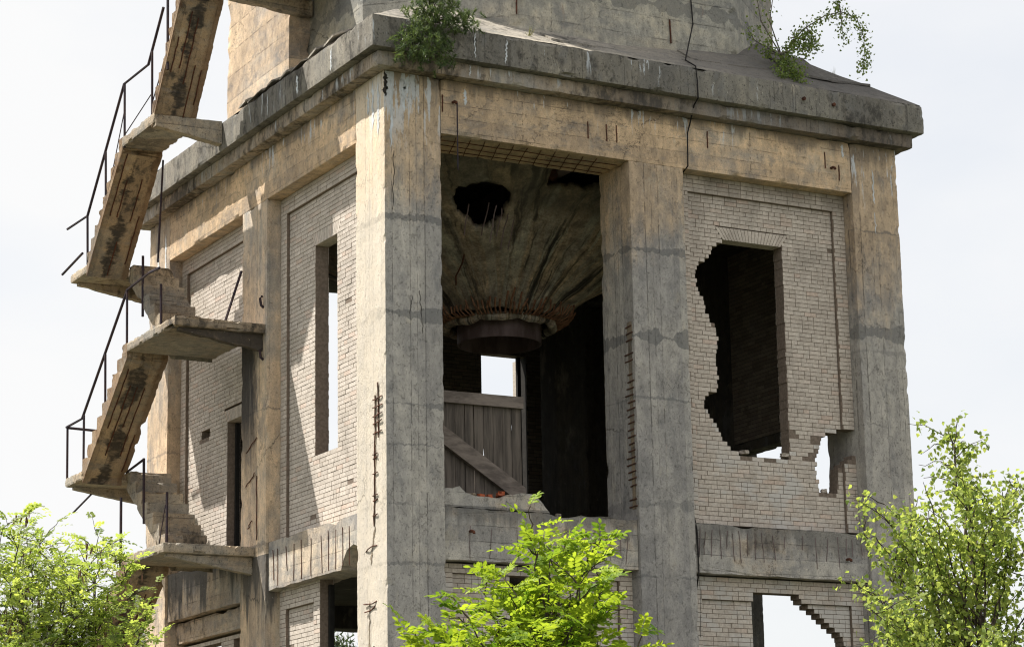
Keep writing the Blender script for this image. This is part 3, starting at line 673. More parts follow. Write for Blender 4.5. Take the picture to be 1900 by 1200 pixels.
# lintel edge reinforcement grid under the head of the open bay
rods('exposed_rebar', [wig((x, .1, 13.70), (x+.3, .95, 13.70), 3, .01) for x in np.arange(1.1, 4.3, .27)]+[wig((1.05, y, 13.695), (4.6, y, 13.695), 6, .01) for y in (.3, .55, .8)], .007)

# ------------------------------------------------------------------ hopper
hc = (4.98, 5.35)
m = MB(); NT, NV = 300, 64
def hop_pt(i, j):
    th = 2*math.pi*i/NT; v = j/NV; cx_, cy_ = math.cos(th), math.sin(th)
    s_ = 1/max(abs(cx_), abs(cy_)); s2 = min(s_, 1.22)
    tx = 5.2+4.2*cx_*s2; ty = 5.4+4.4*cy_*s2
    bx_ = hc[0]+1.18*cx_; by_ = hc[1]+1.18*cy_
    z = 13.95+(12.02-13.95)*v; v = 1-(1-v)**1.28
    bul = .06*mnoise.noise(Vector((th*2.5, v*3, 1)))
    X_, Y_ = tx+(bx_-tx)*v, ty+(by_-ty)*v
    if Y_ < 4.3 and X_ > 3.7:
        q = min(1, (X_-3.7-.25*v)/.3) if X_ > 3.7+.25*v else 0; z += .30*q*q*(3-2*q)*max(0, 1-v*1.15)
    z += .05*mnoise.noise(Vector((X_*2.2, Y_*2.2, 7)))
    return (X_, Y_, z+bul)
for j in range(NV+1):
    for i in range(NT): m.v.append(hop_pt(i, j))
HL0 = [(2.45, 2.33), (2.66, 1.90), (3.05, 1.8), (3.42, 2.0), (3.60, 2.60), (3.22, 2.95), (2.79, 2.80)]
HL = []
for i in range(len(HL0)):
    a, b_ = Vector(HL0[i]), Vector(HL0[(i+1) % len(HL0)])
    for t in (0, .25, .5, .75):
        q = a.lerp(b_, t); HL.append((q.x+.07*mnoise.noise(Vector((q.x*6, q.y*6, 0))), q.y+.07*mnoise.noise(Vector((q.x*6, q.y*6, 9)))))
HR = [(3.99, 1.0), (5.3, 1.0), (5.3, 1.80), (4.15, 1.95)]
hf = 0
for j in range(NV):
    for i in range(NT):
        q = [j*NT+i, j*NT+(i+1) % NT, (j+1)*NT+(i+1) % NT, (j+1)*NT+i]
        cx_ = sum(m.v[t][0] for t in q)/4; cy_ = sum(m.v[t][1] for t in q)/4
        if inside(HL, cx_, cy_) or inside(HR, cx_, cy_): continue
        m.face(q)
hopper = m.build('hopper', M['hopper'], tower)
bm = bmesh.new(); bm.from_mesh(hopper.data)
bmesh.ops.delete(bm, geom=[v for v in bm.verts if not v.link_faces], context='VERTS')
bd = [v for v in bm.verts if v.is_boundary and v.co.z > 12.2 and v.co.z < 13.9]
for _ in range(2): bmesh.ops.smooth_vert(bm, verts=bd, factor=.5, use_axis_x=True, use_axis_y=True, use_axis_z=True)
for v in bd: v.co += mnoise.noise_vector(v.co*9)*.03
bm.to_mesh(hopper.data); bm.free()
md = hopper.modifiers.new('s', 'SOLIDIFY'); md.thickness = .16; md.offset = 1
bpy.context.view_layer.update()
for p in hopper.data.polygons: p.use_smooth = True
def ringtube(name, mat, rad, z, r, wob=0, parent=hopper, seg=72):
    m = MB(); pts = []
    for i in range(seg+1):
        th = 2*math.pi*i/seg; rr = rad+wob*mnoise.noise(Vector((math.cos(th)*3, math.sin(th)*3, z)))
        pts.append((hc[0]+rr*math.cos(th), hc[1]+rr*math.sin(th), z+wob*mnoise.noise(Vector((math.cos(th)*4, math.sin(th)*4, 5)))))
    m.tube(pts, r, 8, cap=False); return m.build(name, M[mat], parent, smooth=False)
ringtube('outlet_rim', 'hopper', 1.02, 11.93, .09, .07)
m = MB(); seg = 48; pr = [(.80, 12.0), (.80, 11.58), (.77, 11.58), (.77, 12.0)]
for i in range(seg):
    th = 2*math.pi*i/seg
    for r_, z_ in pr: m.v.append((hc[0]+r_*math.cos(th), hc[1]+r_*math.sin(th), z_))
for i in range(seg):
    j = (i+1) % seg
    for k_ in range(4): m.face([i*4+k_, j*4+k_, j*4+(k_+1) % 4, i*4+(k_+1) % 4])
m.build('outlet_collar', M['rust_plate'], hopper)
ps = []
for i in range(96):
    th = 2*math.pi*i/96+random.uniform(-.02, .02); L_ = random.uniform(.2, .42) if random.random() < .85 else random.uniform(.4, .65)
    c, s_ = math.cos(th), math.sin(th); f = random.uniform(.5, .9)
    ps.append([(hc[0]+.95*c, hc[1]+.95*s_, 11.97), (hc[0]+(1.05+.15*f)*c, hc[1]+(1.05+.15*f)*s_, 11.94), (hc[0]+(1.22+L_*.35)*c+random.uniform(-.03, .03), hc[1]+(1.22+L_*.35)*s_, 11.94+L_*.25), (hc[0]+(1.24+L_*.5)*c+random.uniform(-.05, .05), hc[1]+(1.24+L_*.5)*s_, 11.98+L_*.55)])
rods('bent_rebar', ps, .019, hopper, 'rust_bright', seg=4)
rods('bent_rebar', [wig((x, y, z), (x+random.uniform(-.03, .03), y+.25, z-.45-random.random()*.2), 5, .012) for x, y, z in ((2.95, 1.93, 13.25), (3.1, 1.95, 13.22), (3.25, 2.0, 13.2), (3.42, 2.1, 13.15), (3.6, 2.2, 13.1), (2.6, 2.0, 13.2))], .011, hopper, 'rust_plate')

rods('bent_rebar', [wig((2.4, 2.9, 12.65), (2.9, 3.9, 12.1), 5, .05), wig((2.2, 2.7, 12.7), (2.6, 3.9, 12.2), 5, .05), wig((3.0, 3.0, 12.6), (3.2, 3.7, 12.2), 4, .03)], .016, hopper)
# steel hanger rod under the outlet and a rusty girder in the gap of the hopper
rods('steel_girder', [[(4.2, 1.9, 13.95), (5.6, 4.4, 14.0)]], .12, tower)
bx('steel_girder', 'rust_plate', (4.3, 4.55, 1.05, 9.6, 13.97, 14.22), None)
bx('steel_girder', 'rust_plate', (2.5, 2.75, 1.05, 9.6, 13.97, 14.22), None)

# ------------------------------------------------------------------ stairs
XO, XM, XI = -1.71, -.88, -.05
def landing(y0, y1, zt, br, x1=-.005, th=.17, brk=.48, tip=.06):
    m = MB(); m.box(XO, x1, y0, y1, zt-th, zt); o = m.build('stair_landing', M['landing'], tower, (.05, .012, .06), quads=True)
    m = MB(); w = .16; ya, yb = (y0+.11, y0+.11+w) if br == 'near' else (y1-.08-w, y1-.08)
    m.prism([(XO+.12, zt-th-.002), (x1, zt-th-.002), (x1, zt-brk), (XO+.12, zt-th-tip)], lambda p, q, w_: (p, w_, q), ya, yb)
    m.build('landing_bracket', M['bracket_black' if zt > 11 and br == 'near' else 'landing'], tower, (.08, .008, .02)); return o
def flight(x0, x1, ya, za, yb, zb, n, t=.27, mat='stair'):
    h = (zb-za)/n; g_ = (yb-ya)/n; pr = [(ya, za-t*.9)]
    for i in range(n): pr += [(ya+g_*i, za+h*i+(.001 if i == 0 else 0)), (ya+g_*i, za+h*(i+1))]
    pr += [(yb, zb), (yb, zb-t)]
    pr = [p for i, p in enumerate(pr) if i == 0 or (abs(p[0]-pr[i-1][0])+abs(p[1]-pr[i-1][1])) > 1e-4]
    # stretch along the soffit so that the underside has its own faces
    m = MB(); m.prism(pr, lambda p, q, w: (w, p, q), x0, x1)
    o = m.build('stair_flight', M[mat], tower, (.06, .010, .05))
    # reinforcement showing along the soffit
    d = Vector((0, yb-ya, (zb-t)-(za-t*.9))); nrm = Vector((0, (zb-za), -(yb-ya))); nrm.normalize()
    if nrm.z > 0: nrm = -nrm
    A = Vector((0, ya, za-t*.9)); m2 = MB()
    for i in range(5):
        x = x0+.12+(x1-x0-.24)*i/4
        s0 = random.uniform(0.02, .5); s1 = min(.98, s0+random.uniform(.25, .6))
        p0 = A+d*s0+nrm*.004; p1 = A+d*s1+nrm*.004; p0.x = p1.x = x
        m2 = MB(); m2.tube(wig(p0, p1, 8, .006), .013, 5); m2.build('exposed_rebar', M['rusty'], o)
    return o
lv = [(-.45, 'n'), (1.5, 'f'), (3.5, 'n'), (5.5, 'f'), (7.50, 'n'), (9.42, 'f'), (11.42, 'n'), (13.45, 'f')]
NYL = {3.5: (5.28, 7.35), 7.50: (5.28, 7.15), 11.42: (4.87, 7.32)}
for z in (3.5, 7.5, 11.42): landing(NYL[z][0], NYL[z][1], z, 'near')
for z in (1.5, 5.5, 9.42, 13.45): landing(9.65, 10.66, z, 'far')
flight(XM, XI, 7.1, 7.5, 9.6, 9.42, 8, mat='landing'); flight(XM, XI, 7.25, 11.42, 9.6, 13.45, 8, mat='landing'); flight(XM, XI, 7.3, 3.5, 9.6, 5.5, 8, mat='landing')
flight(XO, XM-.02, 9.66, 9.42, 7.3, 11.42, 9); flight(XO, XM-.02, 9.66, 13.45, 7.75, 15.47, 9); flight(XO, XM-.02, 9.66, 5.5, 7.12, 7.5, 9)
flight(XO, XM-.02, 9.66, 1.5, 7.3, 3.5, 9); flight(XM, XI, 7.3, .0, 9.6, 1.5, 7)
# landing by the cornice, then on towards the shaft
m = MB(); m.box(XO, XM-.02, 6.05, 7.78, 15.27, 15.47); m.build('stair_landing', M['landing'], tower, (.05, .012, .06), quads=True)
m = MB(); m.prism([(XO+.02, 15.42), (-.395, 15.46), (-.395, 15.02), (XO+.02, 15.20)], lambda p, q, w: (p, w, q), 6.02, 6.22); m.build('landing_bracket', M['landing'], tower, (.07, .01, .03))
flight(XO, XM-.02, 6.2, 15.47, 4.75, 17.55, 9, .30)
m = MB(); m.box(XO, .80, 3.4, 4.9, 17.55, 17.75); m.build('stair_landing', M['landing'], tower, (.1, .014, .05))
m = MB(); m.prism([(XO+.1, 17.55), (.82, 17.55), (.82, 17.24), (XO+.1, 17.40)], lambda p, q, w: (p, w, q), 4.66, 4.86); m.build('landing_bracket', M['landing'], tower, (.07, .01, .03))

# railings: each rail with its posts
def rail(pts, posts, r=.026, name='handrail', thin=()):
    m = MB(); m.tube(pts, r, 6); o = m.build(name, M['steel'], tower)
    for (a, b_) in posts:
        q = MB(); q.tube([a, b_], .023, 6); q.build('rail_post', M['steel'], o)
    for t_ in thin:
        q = MB(); q.tube(t_, .010, 4); q.build('rail_wire', M['steel'], o)
    return o
X = XO+.03
rail([(X, 5.75, 12.47), (X, 6.3, 12.5), (X, 7.40, 12.44), (X, 9.80, 10.45), (X, 10.72, 10.44)],
     [((X, 10.66, 10.44), (X, 10.61, 9.35)), ((X, 9.70, 10.50), (X, 9.66, 9.43)), ((X, 8.55, 11.46), (X, 8.49, 10.3)), ((X, 7.42, 12.42), (X, 7.37, 11.24))])
rail([(X, 10.66, 10.42), (-.95, 10.66, 10.40)], [((-.95, 10.66, 10.4), (-.95, 10.6, 9.35))])
rail([(X, 6.45, 17.33) if False else (X, 5.74, 17.38), (X, 6.49, 16.51), (X, 7.79, 16.53), (X, 9.75, 14.44), (X, 10.95, 14.47)],
     [((X, 9.75, 14.44), (X, 9.68, 13.45)), ((X, 8.76, 15.46), (X, 8.69, 14.3)), ((X, 7.76, 16.53), (X, 7.7, 15.25)), ((X, 6.3, 16.72), (X, 6.25, 15.47))],
     thin=([(X, 7.74, 16.0), (X, 8.68, 14.4)], [(X, 6.25, 15.9), (X, 7.7, 15.5)]))
rail([(X, 5.53, 17.5), (X, 5.48, 16.1)], [], thin=([(X, 5.5, 16.5), (X, 6.25, 15.7)],))
rail([(X, 10.0, 13.75), (X, 11.2, 13.60)], [])
rail([(XM, 8.80, 13.5), (XM, 8.76, 12.3)], []); rail([(XM, 7.80, 12.72), (XM, 7.77, 11.9)], [])
rail([(XM, 8.57, 9.54), (XM, 8.51, 8.3)], [], thin=([(XM, 7.4, 8.5), (XM, 7.8, 7.6)],)); rail([(XM, 7.33, 8.72), (XM, 7.3, 7.5)], [])
rail([(XM, 8.57, 9.52), (XM, 9.5, 9.42)], [])
rail([(X, 9.2, 8.9), (X, 10.2, 8.7)], [], .02)
rail([(X, 7.54, 8.60), (X, 7.49, 7.0)], []); rail([(X, 8.9, 7.4), (X, 8.85, 6.2)], [])
rail([(-.07, 5.84, 12.60), (-.5, 5.67, 11.43)], [], .024, 'loose_bar')
rail([(XM+.02, 7.84, 15.15), (XM+.02, 8.04, 13.2)], [], .022, 'loose_bar')

# ------------------------------------------------------------------ things in and on the tower
door = empty('plank_door', 'weathered grey plank door with diagonal brace leaning in the open upper bay', 'door', loc=(1.05, 1.02, 7.42))
for i in range(11):
    x0 = i*.178; m = MB(); top = 2.06+random.uniform(-.02, .02)
    if i in (5,): m.box(x0+.004, x0+.163, 0, .03, random.uniform(0, .05), top)
    else: m.box(x0+.0015, x0+.1765, random.uniform(0, .008), .032, random.uniform(0, .06), top)
    m.build('plank', M['wood'], door, (.2, .003, .006))
m = MB(); m.box(-.02, 1.975, -.07, -.002, 2.0, 2.20); m.build('rail', M['wood_pale'], door, (.2, .004, .006))
m = MB(); m.prism([(-.02, 1.86), (.10, 1.82), (1.97, .66), (1.97, .40), (1.86, .40), (-.02, 1.58)], lambda p, q, w: (p, w, q), -.10, -.008); m.build('brace', M['wood_pale'], door, (.2, .004, .006))

def thing_tube(name, label, cat, pts, r, mat, group=None):
    m = MB(); m.tube(pts, r, 6); o = m.build(name, M[mat]); tag(o, label, cat, group); return o
thing_tube('cable', 'black cable running down the shaft, over the cornice and beside the middle pillar', 'cable',
           [(6.55, .78, 19.5), (6.55, .78, 17.35), (6.58, .77, 16.75), (5.95, .1, 15.75), (5.82, -.41, 15.46), (5.84, -.42, 15.2), (5.85, -.41, 14.88), (5.86, -.26, 14.8), (5.9, -.03, 14.5), (5.84, -.05, 14.35), (5.83, -.04, 13.75), (5.79, .2, 13.6), (5.76, .2, 13.2), (5.74, .16, 12.3), (5.76, .18, 11), (5.775, .16, 9.8), (5.79, .1, 8.5), (5.80, .12, 7.7), (5.80, .03, 7.4), (5.81, .03, 6.7), (5.82, .2, 6.2), (5.83, .2, 3)], .013, 'cable')
thing_tube('hanging_rod', 'thin steel rod hanging from a pipe stub in front of the open bay', 'rod', [(1.29, -.1, 14.24), (1.30, -.08, 13.7), (1.31, -.06, 13.15), (1.33, -.04, 13.1)], .013, 'steel')
def lump(name, label, cat, c, s, mat, group, seed):
    bm = bmesh.new(); bmesh.ops.create_cube(bm, size=1); bmesh.ops.subdivide_edges(bm, edges=bm.edges[:], cuts=2, use_grid_fill=True)
    for v in bm.verts:
        q = mnoise.noise_vector(v.co*2+Vector((seed, seed, 0)))*.22; v.co = Vector(((v.co.x+q.x)*s[0], (v.co.y+q.y)*s[1], (v.co.z+q.z)*s[2]))
    me = bpy.data.meshes.new(name); bm.to_mesh(me); bm.free(); me.materials.append(M[mat])
    o = bpy.data.objects.new(name, me); COL.objects.link(o); o.location = c; o.rotation_euler = (0, 0, seed*1.3)
    tag(o, label, cat, group); return o
lump('brick_fragment', 'orange-red brick fragment lying at the foot of the plank door', 'brick', (2.22, .35, 7.83), (.2, .1, .07), 'redbrick', 'rubble on the broken sill', 1)
for i, (x, s_, mt, lb) in enumerate(((1.5, .1, 'redbrick', 'small dark red brick bit on the broken sill, leftmost'), (1.68, .14, 'spall', 'grey rubble lump beside the dark red brick bits on the sill'), (1.86, .11, 'redbrick', 'middle dark red brick bit on the broken sill'), (2.02, .09, 'redbrick', 'dark red brick bit next to the orange fragment on the sill'), (3.3, .09, 'spall', 'lone grey pebble of concrete on the sill right of the broken upstand'))):
    lump('brick_fragment' if mt == 'redbrick' else 'concrete_fragment', lb, 'brick' if mt == 'redbrick' else 'rubble', (x, .35, (7.79 if x < 3 else 7.545)), (s_, .08, .05), mt, 'rubble on the broken sill', i+3)

# ------------------------------------------------------------------ vegetation
def leafmat(name, c1, c2, trans=.45, glossy=.3):
    b = NB(name); at = b.t.nodes.new('ShaderNodeAttribute'); at.attribute_name = 'bv'
    col = b.mix(at.outputs['Fac'], c1, c2); b.color(col)
    b.bsdf.inputs['Roughness'].default_value = .5; b.bsdf.inputs['Specular IOR Level'].default_value = glossy
    tr = b.t.nodes.new('ShaderNodeBsdfTranslucent'); b.put(tr.inputs[0], b.mix(1, col, (1.3, 1.25, .7), 'MULTIPLY'))
    ms = b.t.nodes.new('ShaderNodeMixShader'); ms.inputs[0].default_value = trans
    b.t.links.new(b.bsdf.outputs[0], ms.inputs[1]); b.t.links.new(tr.outputs[0], ms.inputs[2]); b.t.links.new(ms.outputs[0], b.out.inputs[0])
    return b.m
M['robinia'] = leafmat('robinia_leaf', (.10, .19, .025), (.36, .46, .05), .52, .15)
M['robinia_far'] = leafmat('locust_leaf', (.13, .20, .055), (.42, .50, .15), .6, .15)
M['birch'] = leafmat('birch_leaf', (.14, .21, .06), (.42, .49, .16), .6, .12)
M['birch_dark'] = leafmat('sapling_leaf', (.10, .15, .045), (.24, .31, .09), .4)
M['needle'] = leafmat('pine_needle', (.06, .10, .04), (.16, .22, .08), .3)
M['needle_far'] = leafmat('far_pine_needle', (.04, .07, .03), (.08, .11, .045), .2)
M['bark'] = simple('bark', (.09, .07, .055), (.04, .032, .026), 14, (1, 1, .3))
M['birch_bark'] = simple('birch_bark', (.20, .17, .15), (.06, .05, .045), 10, (1, 1, 3))
M['blossom'] = leafmat('blossom', (.6, .62, .55), (.75, .76, .70), .3)
M['pod'] = leafmat('seed_pod', (.10, .05, .04), (.16, .09, .06), .2)
M['grass'] = leafmat('dry_grass', (.16, .17, .07), (.3, .28, .14), .3)

class Leaves:
    def __init__(s, seed): s.r = np.random.default_rng(seed); s.V = []; s.F = []; s.A = []; s.n = 0
    def leaf(s, p, d, nrm, L_, W_, a, shape='oval'):
        d = d/ (np.linalg.norm(d)+1e-9); sd = np.cross(d, nrm); sd = sd/(np.linalg.norm(sd)+1e-9); up = np.cross(sd, d)
        if shape == 'oval': pr = ((0, 0), (.3, .5), (.72, .46), (1, 0), (.72, -.46), (.3, -.5))
        elif shape == 'birch': pr = ((0, 0), (.25, .5), (.55, .36), (1, 0), (.55, -.36), (.25, -.5))
        else: pr = ((0, .5), (1, 0), (0, -.5))
        for (t, w) in pr: s.V.append(p+d*(t*L_)+sd*(w*W_)-up*(t*t*.12*L_)+up*(abs(w)*.25*W_))
        s.F.append([s.n+i for i in range(len(pr))]); s.A.append(a); s.n += len(pr)
    def compound(s, p, d, L_, pairs, ll, lw, bright):
        d = d/np.linalg.norm(d); up = np.array((0, 0, 1.)); sd = np.cross(d, up); sd /= np.linalg.norm(sd)+1e-9; nn = np.cross(sd, d)
        tw = s.r.uniform(-.6, .6); sd, nn = sd*math.cos(tw)+nn*math.sin(tw), nn*math.cos(tw)-sd*math.sin(tw)
        for i in range(pairs):
            t = .18+.82*i/pairs; q = p+d*(L_*t)-up*(L_*.28*t*t)
            for sg in (-1, 1):
                dd = sd*sg+d*.35+nn*s.r.uniform(-.25, .15)+s.r.normal(0, .12, 3)
                s.leaf(q, dd, nn+s.r.normal(0, .22, 3), ll*s.r.uniform(.8, 1.1), lw*s.r.uniform(.85, 1.1), min(1, max(0, bright+s.r.normal(0, .15))))
        q = p+d*L_-up*(L_*.28); s.leaf(q, d-up*.3, nn, ll, lw, bright)
    def build(s, name, mat, parent=None, loc=None):
        V = np.array(s.V, dtype=np.float32); me = bpy.data.meshes.new(name)
        if loc is not None: V = V-np.array(loc, dtype=np.float32)
        me.from_pydata([], [], []) if len(V) == 0 else me.from_pydata(V.tolist(), [], s.F)
        at = me.attributes.new('bv', 'FLOAT', 'FACE'); at.data.foreach_set('value', np.array(s.A, dtype=np.float32)); me.materials.append(mat)
        o = bpy.data.objects.new(name, me); COL.objects.link(o)
        if parent: o.parent = parent
        return o
def cam_pt(px, py, d):   # world position of a tree feature surveyed at horizontal distance d
    v = rt*((px-950)/4529.2)+dn*((py-600)/4529.2)+fwd
    return CAM+v*(d/math.hypot(v.x, v.y))
def branch(p0, p1, rnd, sag=.0, n=6, wob=.04):
    p0, p1 = Vector(p0), Vector(p1); L_ = (p1-p0).length
    out = []
    for i in range(n+1):
        t = i/n; q = p0.lerp(p1, t)+Vector((0, 0, 1))*sag*L_*math.sin(math.pi*t)
        if 0 < i < n: q += Vector(rnd.normal(0, wob*L_, 3))
        out.append(q)
    return out

def leafy_tree(name, label, cat, root, trunk_top, trunk_r, tips, sub, mode, mats, seed, n_low=10, spread=.5, leafL=.2, ll=.045, lw=.02, pairs=7, per=5, sagdir=1, group=None, flowers=0, pods=0, birchL=.045, reach=.35, leafn=26, drop=0):
    """tips: list of (px,py,d) surveyed branch ends"""
    rnd = np.random.default_rng(seed); root = Vector(root); o = empty(name, label, cat, group, loc=root)
    T = MB(); LV = Leaves(seed+1); FL = Leaves(seed+2); PD = Leaves(seed+3)
    top = Vector(trunk_top); tr = branch(root, top, rnd, 0, 10, .008); T.tube([p-root for p in tr], trunk_r, 8, trunk_r*.12)
    B = MB(); lines = []
    ends = [cam_pt(px, py+drop, d) for px, py, d in tips]
    for i in range(n_low):   # lower crown outside the picture
        th = rnd.uniform(0, 6.28); z = root.z+(top.z-root.z)*rnd.uniform(.45, .8); rr = spread*rnd.uniform(.6, 1.1)
        ends.append(Vector((root.x+rr*math.cos(th), root.y+rr*math.sin(th), z)))
    for e_ in ends:
        hz = math.hypot(e_.x-root.x, e_.y-root.y); zb = max(root.z+.35*(top.z-root.z), e_.z-hz*.9-.12); f = min(1, max(0, (zb-root.z)/(top.z-root.z)))
        st = tr[int(f*9)].lerp(tr[min(10, int(f*9)+1)], f*9-int(f*9)); bl = (e_-st).length
        ln = branch(st, e_, rnd, .10*sagdir, 8, .02); lines.append((ln, .3)); B.tube([p-root for p in ln], .004+bl*.006, 5, .002)
        for s_ in range(sub):
            t = rnd.uniform(.35, 1); q = ln[min(7, int(t*8))].lerp(ln[min(8, int(t*8)+1)], t*8 % 1 if t < 1 else 0)
            dv = (e_-st).normalized()*rnd.uniform(.1, .9)+Vector(rnd.normal(0, .6, 3)); dv.z = dv.z*.7+.15*sagdir
            en = q+dv.normalized()*reach*rnd.uniform(.4, 1.1); l2 = branch(q, en, rnd, .08*sagdir, 5, .03); lines.append((l2, .1)); B.tube([p-root for p in l2], .005, 4, .002)
    for ln, t0 in lines:
        m_ = len(ln)-1; L_ = sum((ln[i+1]-ln[i]).length for i in range(m_))
        if mode == 'robinia':
            cnt = max(2, int(L_*per))
            for i in range(cnt+1):
                t = t0+(1-t0)*(i+rnd.uniform(0, .6))/(cnt+.6); t = min(t, .999); k_ = int(t*m_); q = ln[k_].lerp(ln[k_+1], t*m_-k_)
                tg = (ln[k_+1]-ln[k_]).normalized(); side = tg.cross(Vector((0, 0, 1))); side = side.normalized() if side.length > .05 else Vector((1, 0, 0))
                d = tg*rnd.uniform(.2, .9)+side*(1 if i % 2 else -1)*rnd.uniform(.5, 1)+Vector((0, 0, rnd.uniform(0, .5)))+Vector(rnd.normal(0, .2, 3))
                LV.compound(np.array(q), np.array(d), leafL*rnd.uniform(.6, 1.15), pairs+int(rnd.integers(-2, 2)), ll, lw, rnd.uniform(.15, .95))
            if flowers and rnd.random() < flowers:
                q = np.array(ln[m_//2]); nF = 26
                for k_ in range(nF):
                    FL.leaf(q+np.array((0, 0, -.16*k_/nF))+rnd.normal(0, .014, 3), rnd.normal(0, 1, 3), rnd.normal(0, 1, 3), .022, .018, rnd.uniform(0, 1))
            if pods and rnd.random() < pods:
                q = np.array(ln[m_//2])
                for k_ in range(7): PD.leaf(q+rnd.normal(0, .05, 3), np.array((rnd.normal(0, .2), rnd.normal(0, .2), -1)), rnd.normal(0, 1, 3), .085, .016, rnd.uniform(0, 1))
        else:
            cnt = max(3, int(L_*leafn))
            for i in range(cnt):
                t = min(.999, t0+(1-t0)*rnd.uniform(0, 1)); k_ = int(t*m_); q = np.array(ln[k_].lerp(ln[k_+1], t*m_-k_))+rnd.normal(0, birchL*.9, 3)
                d = np.array((rnd.normal(0, .7), rnd.normal(0, .7), -abs(rnd.normal(.6, .5)))); LV.leaf(q, d, rnd.normal(0, 1, 3), birchL*rnd.uniform(.7, 1.15), birchL*rnd.uniform(.7, .9), rnd.uniform(0, 1), 'birch')
    T.build('trunk', mats[1], o); B.build('branches', mats[1], o)
    LV.build('crown', mats[0], o, root)
    if FL.n: FL.build('blossom', M['blossom'], o, root)['kind'] = 'stuff'
    if PD.n: PD.build('seed_pods', M['pod'], o, root)['kind'] = 'stuff'
    return o
def ground_at(px, d): p = cam_pt(px, 1200, d); return Vector((p.x, p.y, 0))

rg = random.Random(5)
# bright young locust in the middle
tips = [(px, py, 11+rg.uniform(-.35, .35)) for px, py in ((985, 985), (1050, 990), (1105, 985), (1035, 1030), (930, 1050), (890, 1075), (1095, 1040), (1130, 1065), (960, 1080), (1020, 1090), (1070, 1100),
        (850, 1110), (800, 1150), (770, 1180), (900, 1120), (950, 1140), (1010, 1150), (1080, 1140), (1120, 1110), (860, 1170), (930, 1190), (1000, 1200), (1060, 1190), (1110, 1170), (1150, 1180), (1180, 1190), (1030, 1240), (900, 1240), (820, 1230), (1150, 1240), (960, 1270), (1090, 1260))]
leafy_tree('locust_tree', 'bright yellow-green young locust tree in front of the corner and middle pillars', 'tree', ground_at(1010, 11), cam_pt(1020, 1040, 11), .022, tips, 5, 'robinia', (M['robinia'], M['bark']), 21,
           n_low=14, spread=.6, leafL=.16, ll=.040, lw=.017, pairs=7, per=15, reach=.18, flowers=.03, drop=16)
# broad locust at the left with flowers and pods
tips = [(px, py, 22+rg.uniform(-1.0, 1.0)) for px, py in ((10, 945), (50, 960), (75, 990), (30, 1000), (5, 1030), (60, 1040), (90, 1060), (110, 1040), (130, 1030), (150, 1060), (190, 1010), (205, 990), (215, 1020), (180, 1060), (235, 1050), (120, 1090), (160, 1100), (210, 1090), (245, 1090), (60, 1090), (20, 1090),
        (250, 1120), (200, 1130), (150, 1140), (100, 1130), (50, 1140), (0, 1140), (280, 1140), (300, 1160), (325, 1190), (260, 1170), (210, 1180), (160, 1190), (110, 1180), (60, 1190), (10, 1190), (-60, 950), (-80, 1020), (-60, 1100), (-90, 1180), (290, 1210), (230, 1230), (170, 1240), (100, 1240), (40, 1240), (-30, 1240), (330, 1240))]
leafy_tree('locust_tree', 'broad locust tree with white blossom and brown pods at the foot of the stair', 'tree', ground_at(60, 22), cam_pt(40, 1090, 22), .12, tips, 8, 'robinia', (M['robinia_far'], M['bark']), 31,
           n_low=26, spread=1.8, leafL=.18, ll=.040, lw=.020, pairs=6, per=11, reach=.36, flowers=.22, pods=.14, drop=12)
# birch at the right
tips = [(px, py, 17+rg.uniform(-.7, .7)) for px, py in ((1758, 775), (1765, 800), (1775, 835), (1785, 870), (1800, 890), (1840, 885), (1870, 900), (1895, 890), (1640, 920), (1650, 950), (1680, 930), (1600, 975), (1630, 990), (1665, 985), (1700, 960), (1730, 930), (1820, 930), (1860, 950), (1720, 1010), (1760, 960),
        (1575, 1060), (1600, 1065), (1620, 1085), (1650, 1060), (1690, 1060), (1740, 1050), (1800, 1000), (1850, 1010), (1890, 1000), (1620, 1120), (1640, 1150), (1620, 1190), (1660, 1130), (1700, 1120), (1750, 1100), (1800, 1080), (1850, 1080), (1900, 1070), (1670, 1180), (1720, 1180), (1770, 1160), (1830, 1150), (1880, 1150), (1700, 1240), (1760, 1230), (1820, 1220), (1880, 1220), (1640, 1240), (1940, 950), (1960, 1050), (1950, 1150))]
leafy_tree('birch_tree', 'fresh green birch tree with drooping twigs in front of the right-hand pillar', 'tree', ground_at(1830, 17), cam_pt(1800, 960, 17), .06, tips, 6, 'birch', (M['birch'], M['bark']), 41,
           n_low=20, spread=1.1, birchL=.042, reach=.32, leafn=78, drop=14)

